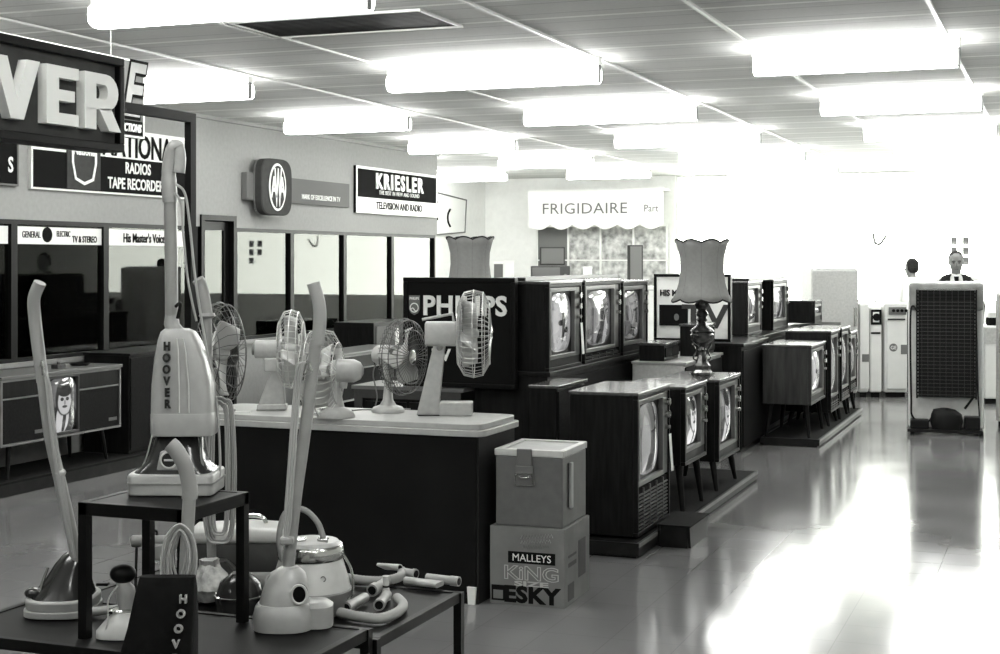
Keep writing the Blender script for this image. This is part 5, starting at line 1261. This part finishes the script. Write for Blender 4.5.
# ================================================================ PEOPLE
def capsule(mb, a, b, ra, rb, n=14, m=5):
    a, b = Vector(a), Vector(b); d = (b - a); L = d.length
    if L < 1e-6: return
    d.normalize(); pts = []; rs = []
    for k in range(m + 1):
        th = PI / 2 * (1 - k / m); pts.append(a - d * ra * math.sin(th)); rs.append(max(ra * math.cos(th), 1e-4))
    for k in range(m + 1):
        th = PI / 2 * k / m; pts.append(b + d * rb * math.sin(th)); rs.append(max(rb * math.cos(th), 1e-4))
    mb.tube(pts, rs, n)
def remesh(o, v, sm=6):
    r = o.modifiers.new('remesh', 'REMESH'); r.mode = 'VOXEL'; r.voxel_size = v; r.use_smooth_shade = True
    s_ = o.modifiers.new('smooth', 'SMOOTH'); s_.factor = .5; s_.iterations = sm
def person(label, px, d, height, rot, jacket, lean=0.0, nod=0.0):
    """standing adult, arms down, built facing -y"""
    p = at(px, 300, d); t = thing('person', label, 'person', (p.x, p.y, 0), rot)
    H = height; s = H / 1.75
    b = MB(); V = lambda x, y, z: (x * s, y * s, z * s)
    # legs
    for g in (-1, 1):
        capsule(b, V(g * .09, 0, .86), V(g * .1, .0, .48), .085 * s, .058 * s); capsule(b, V(g * .1, 0, .48), V(g * .1, .02, .09), .056 * s, .037 * s)
        capsule(b, V(g * .1, .03, .04), V(g * .115, -.16, .03), .038 * s, .03 * s)
        # arms bent slightly forward
        sh, el, wr = V(g * .19, 0, 1.42), V(g * .25, .02, 1.13), V(g * .24, -.1, .9)
        capsule(b, sh, el, .05 * s, .04 * s); capsule(b, el, wr, .038 * s, .025 * s)
        hx_, hy, hz_ = g * .235, -.13, .84
        capsule(b, V(g * .24, -.105, .89), V(hx_, hy, hz_), .026 * s, .03 * s)
        for f in range(4):
            fy = -.165 + .022 * f; ln = [.065, .078, .072, .058][f]
            k0 = V(hx_, fy + .005, hz_ - .015); k1 = V(hx_ - g * .006, fy - .004, hz_ - .015 - ln * .5); k2 = V(hx_ - g * .02, fy - .002, hz_ - .015 - ln * .92)
            capsule(b, k0, k1, .0095 * s, .0085 * s, 8, 3); capsule(b, k1, k2, .0085 * s, .0075 * s, 8, 3)
        capsule(b, V(hx_ - g * .01, -.15, hz_ + .03), V(hx_ - g * .02, -.185, hz_ + .0), .0105 * s, .009 * s, 8, 3)
        capsule(b, V(hx_ - g * .02, -.185, hz_), V(hx_ - g * .022, -.19, hz_ - .03), .009 * s, .008 * s, 8, 3)
    b.loft([(.82 * s, 0, 0, .15 * s, .1 * s), (.93 * s, 0, 0, .165 * s, .115 * s), (1.05 * s, 0, -.01 * s, .15 * s, .115 * s), (1.2 * s, 0, 0, .165 * s, .115 * s), (1.35 * s, 0, 0, .185 * s, .11 * s), (1.43 * s, 0, 0, .18 * s, .085 * s), (1.48 * s, 0, 0, .1 * s, .06 * s)], 24)
    capsule(b, V(0, .01, 1.42), V(0, -.005, 1.55), .062 * s, .055 * s)
    # head
    hc = Vector((0, -.015 * s, 1.625 * s)); R = Matrix.Rotation(nod, 3, 'X')
    def hp_(x, y, z): return tuple(hc + R @ (Vector((x, y, z)) * s))
    hd = MB()
    hd.loft([(-.125, 0, -.035, .02, .022), (-.115, 0, -.035, .04, .045), (-.09, 0, -.025, .054, .066), (-.05, 0, -.01, .066, .085), (0, 0, .0, .073, .094), (.04, 0, .006, .076, .097), (.08, 0, .01, .068, .088), (.11, 0, .012, .045, .06), (.122, 0, .012, .01, .015)], 28)
    hd.prism([(-.008, .02), (.008, .02), (.016, -.028), (-.016, -.028)], -.112, -.08, 'y')       # nose
    hd.ball((0, -.098, -.024), (.015, .017, .011), 12, 8)
    hd.ball((-.03, -.07, .03), (.026, .022, .01), 12, 8); hd.ball((.03, -.07, .03), (.026, .022, .01), 12, 8)   # brow
    hd.ball((0, -.083, -.056), (.025, .014, .008), 12, 8); hd.ball((0, -.08, -.07), (.02, .014, .008), 12, 8)  # lips
    hd.ball((0, -.06, -.105), (.028, .028, .02), 12, 8)
    for g in (-1, 1): hd.ball((g * .078, .012, -.0), (.01, .02, .032), 12, 8); hd.ball((g * .042, -.055, -.025), (.026, .03, .03), 12, 8)
    for vv in hd.b.verts: vv.co = Vector(hp_(*vv.co))
    me = bpy.data.meshes.new('tmp'); hd.b.to_mesh(me); hd.b.free(); b.b.from_mesh(me); bpy.data.meshes.remove(me)
    o = b.build('body', 'skin', t); remesh(o, .0068, 3)
    for g in (-1, 1):
        e = MB().ball((0, 0, 0), (.0115 * s, .008 * s, .0055 * s), 12, 8).build('eye', 'hair', t); e.location = hp_(g * .03, -.091, .008)
        e = MB().tube([(-.018 * s, 0, -.002), (0, -.004, .003), (.018 * s, 0, -.001)], .0035 * s, 6).build('eyebrow', 'hair', t); e.location = hp_(g * .031, -.096, .03)
    e = MB().tube([(-.02 * s, .003, 0), (0, 0, .001), (.02 * s, .003, 0)], .0025 * s, 6).build('mouth_line', 'hair', t); e.location = hp_(0, -.099, -.063)
    h = MB(); h.loft([(-.068, 0, .06, .05, .03), (-.03, 0, .048, .077, .056), (.02, 0, .036, .084, .074), (.06, 0, .03, .083, .08), (.095, 0, .024, .069, .078), (.12, 0, .02, .045, .056), (.131, 0, .018, .015, .02)], 28)
    for vv in h.b.verts: vv.co = Vector(hp_(*vv.co))
    h.build('hair', 'hair', t)
    # clothes
    tr = MB()
    for g in (-1, 1):
        capsule(tr, V(g * .09, 0, .88), V(g * .1, 0, .48), .102 * s, .08 * s); capsule(tr, V(g * .1, 0, .48), V(g * .1, .015, .14), .079 * s, .07 * s)
        sh_ = MB(); capsule(sh_, V(g * .1, .04, .045), V(g * .115, -.17, .035), .046 * s, .036 * s)
        for vv in sh_.b.verts: vv.co.z = max(vv.co.z, 0.002)
        sh_.build('shoe', 'black', t)
    tr.loft([(.8 * s, 0, 0, .16 * s, .115 * s), (.93 * s, 0, 0, .178 * s, .13 * s), (1.04 * s, 0, 0, .165 * s, .13 * s)], 24)
    remesh(tr.build('trousers', 'trousers', t), .014, 4)
    def top(name, m, grow, openv):
        c = MB(); q = grow
        c.loft([((.86 if q > .02 else .98) * s, 0, 0, (.17 + q) * s, (.125 + q) * s), (1.05 * s, 0, -.01 * s, (.16 + q) * s, (.122 + q) * s), (1.2 * s, 0, 0, (.172 + q) * s, (.12 + q) * s), (1.35 * s, 0, 0, (.19 + q) * s, (.115 + q) * s), (1.42 * s, 0, 0, (.19 + q) * s, (.095 + q) * s), (1.475 * s, 0, .005, (.1 + q) * s, (.07 + q * .5) * s), (1.5 * s, 0, .008, (.068 + q * .4) * s, (.064 + q * .4) * s)], 24)
        for g in (-1, 1):
            capsule(c, V(g * .19, 0, 1.415), V(g * .25, .02, 1.13), (.057 + q) * s, (.05 + q * .8) * s); capsule(c, V(g * .25, .02, 1.13), V(g * .242, -.085, .93), (.05 + q * .8) * s, (.038 + q * .6) * s)
        o = c.build(name, m, t); remesh(o, .012, 5); return o
    top('shirt', 'shirt', .006, False)
    if jacket:
        # jacket: two open fronts leaving the shirt and tie showing
        j = MB(); q = .024
        prof = [(.84, .18, .14), (1.0, .172, .142), (1.2, .19, .142), (1.34, .212, .138), (1.415, .21, .115), (1.455, .15, .092), (1.485, .09, .08)]
        gapw = [.03, .04, .12, .24, .34, .46, .62]; rows_ = []
        for (z, rx, ry), gp in zip(prof, gapw):
            r_ = []
            for i in range(33):
                a = -PI / 2 + gp + (2 * PI - 2 * gp) * i / 32
                r_.append(j.b.verts.new((rx * s * math.cos(a), ry * s * math.sin(a) + .0, z * s)))
            rows_.append(r_)
        for a_, b_ in zip(rows_, rows_[1:]):
            for i in range(32): j.b.faces.new((a_[i], a_[i + 1], b_[i + 1], b_[i]))
        o = j.build('jacket', 'jacket', t); so = o.modifiers.new('s', 'SOLIDIFY'); so.thickness = .01; so.offset = 1
        for g in (-1, 1):
            c = MB(); capsule(c, V(g * .18, 0, 1.385), V(g * .25, .02, 1.13), .072 * s, .064 * s); capsule(c, V(g * .255, .02, 1.13), V(g * .243, -.08, .95), .064 * s, .05 * s)
            c.build('jacket_sleeve', 'jacket', t)
            MB().prism([(g * .03 * s, 1.49 * s), (g * .075 * s, 1.46 * s), (g * .06 * s, 1.38 * s), (g * .02 * s, 1.43 * s)], -.075 * s - .02, -.075 * s, 'y').build('shirt_collar', 'shirt', t, smooth=False) if False else None
        MB().prism([(-.014, 1.46 * s), (.014, 1.46 * s), (.02, 1.435 * s), (.035, 1.12 * s), (0, 1.07 * s), (-.035, 1.12 * s), (-.02, 1.435 * s)], -.152 * s, -.143 * s, 'y').build('necktie', 'jacket', t, smooth=False)
        MB().loft([(1.425 * s, 0, -.095 * s, .022, .02), (1.465 * s, 0, -.085 * s, .028, .022)], 12, 3).build('tie_knot', 'jacket', t)
        MB().prism([(-.014, 1.44 * s), (.014, 1.44 * s), (.03, 1.2 * s), (-.03, 1.2 * s)], -.14 * s, -.1 * s, 'y').build('necktie', 'jacket', t, smooth=False)
    return t
person('standing person in dark open jacket, white shirt and dark tie, looking down', 956, 16.6, 1.735, TH - .25, True, nod=.15)
person('standing person in white shirt seen from behind, dark short hair', 912, 18.7, 1.655, TH + PI + .3, False)

# ---------------------------------------------------------------- small fittings belong to the part they sit on
NEST = {'knob': ('control_panel', 'drawer', 'front_panel'), 'handle': ('door', 'oven_door'), 'dial': ('dial_plate', 'control_panel'), 'dial_plate': ('control_panel',),
        'headlamp': ('headlamp_housing',), 'headlamp_ring': ('headlamp_housing',), 'emblem': ('headlamp_housing', 'emblem_panel'), 'grip_flange': ('grip',), 'pane': ('window_frame', 'door_leaf'),
        'hood_trim': ('motor_hood',), 'catch_loop': ('catch',), 'catch_wire': ('catch',), 'cage_badge': ('cage',), 'motor_cap': ('motor',), 'print': ('sheet',), 'lid_clip': ('lid',),
        'shade_rib': ('lamp_shade',), 'top_braid': ('lamp_shade',), 'bottom_braid': ('lamp_shade',), 'necktie': ('shirt',), 'tie_knot': ('shirt',), 'condenser_wire': ('condenser_coil',),
        'cover_ridge': ('bag_cover',), 'bumper_strip': ('bumper',), 'port_ring': ('motor_housing',), 'vent_port': ('motor_housing',), 'badge': ('oven_door', 'door', 'drum')}
for root in [o for o in S.objects if o.parent is None and o.type == 'EMPTY']:
    kids = list(root.children)
    base = lambda o: o.name.split('.')[0]
    for ch in kids:
        for want in NEST.get(base(ch), ()):
            c = [k for k in kids if base(k) == want and k is not ch and k.location.length < 1e-6 and k.rotation_euler.to_quaternion().angle < 1e-6 and k.parent is root]
            if c:
                ch.parent = c[0]; break
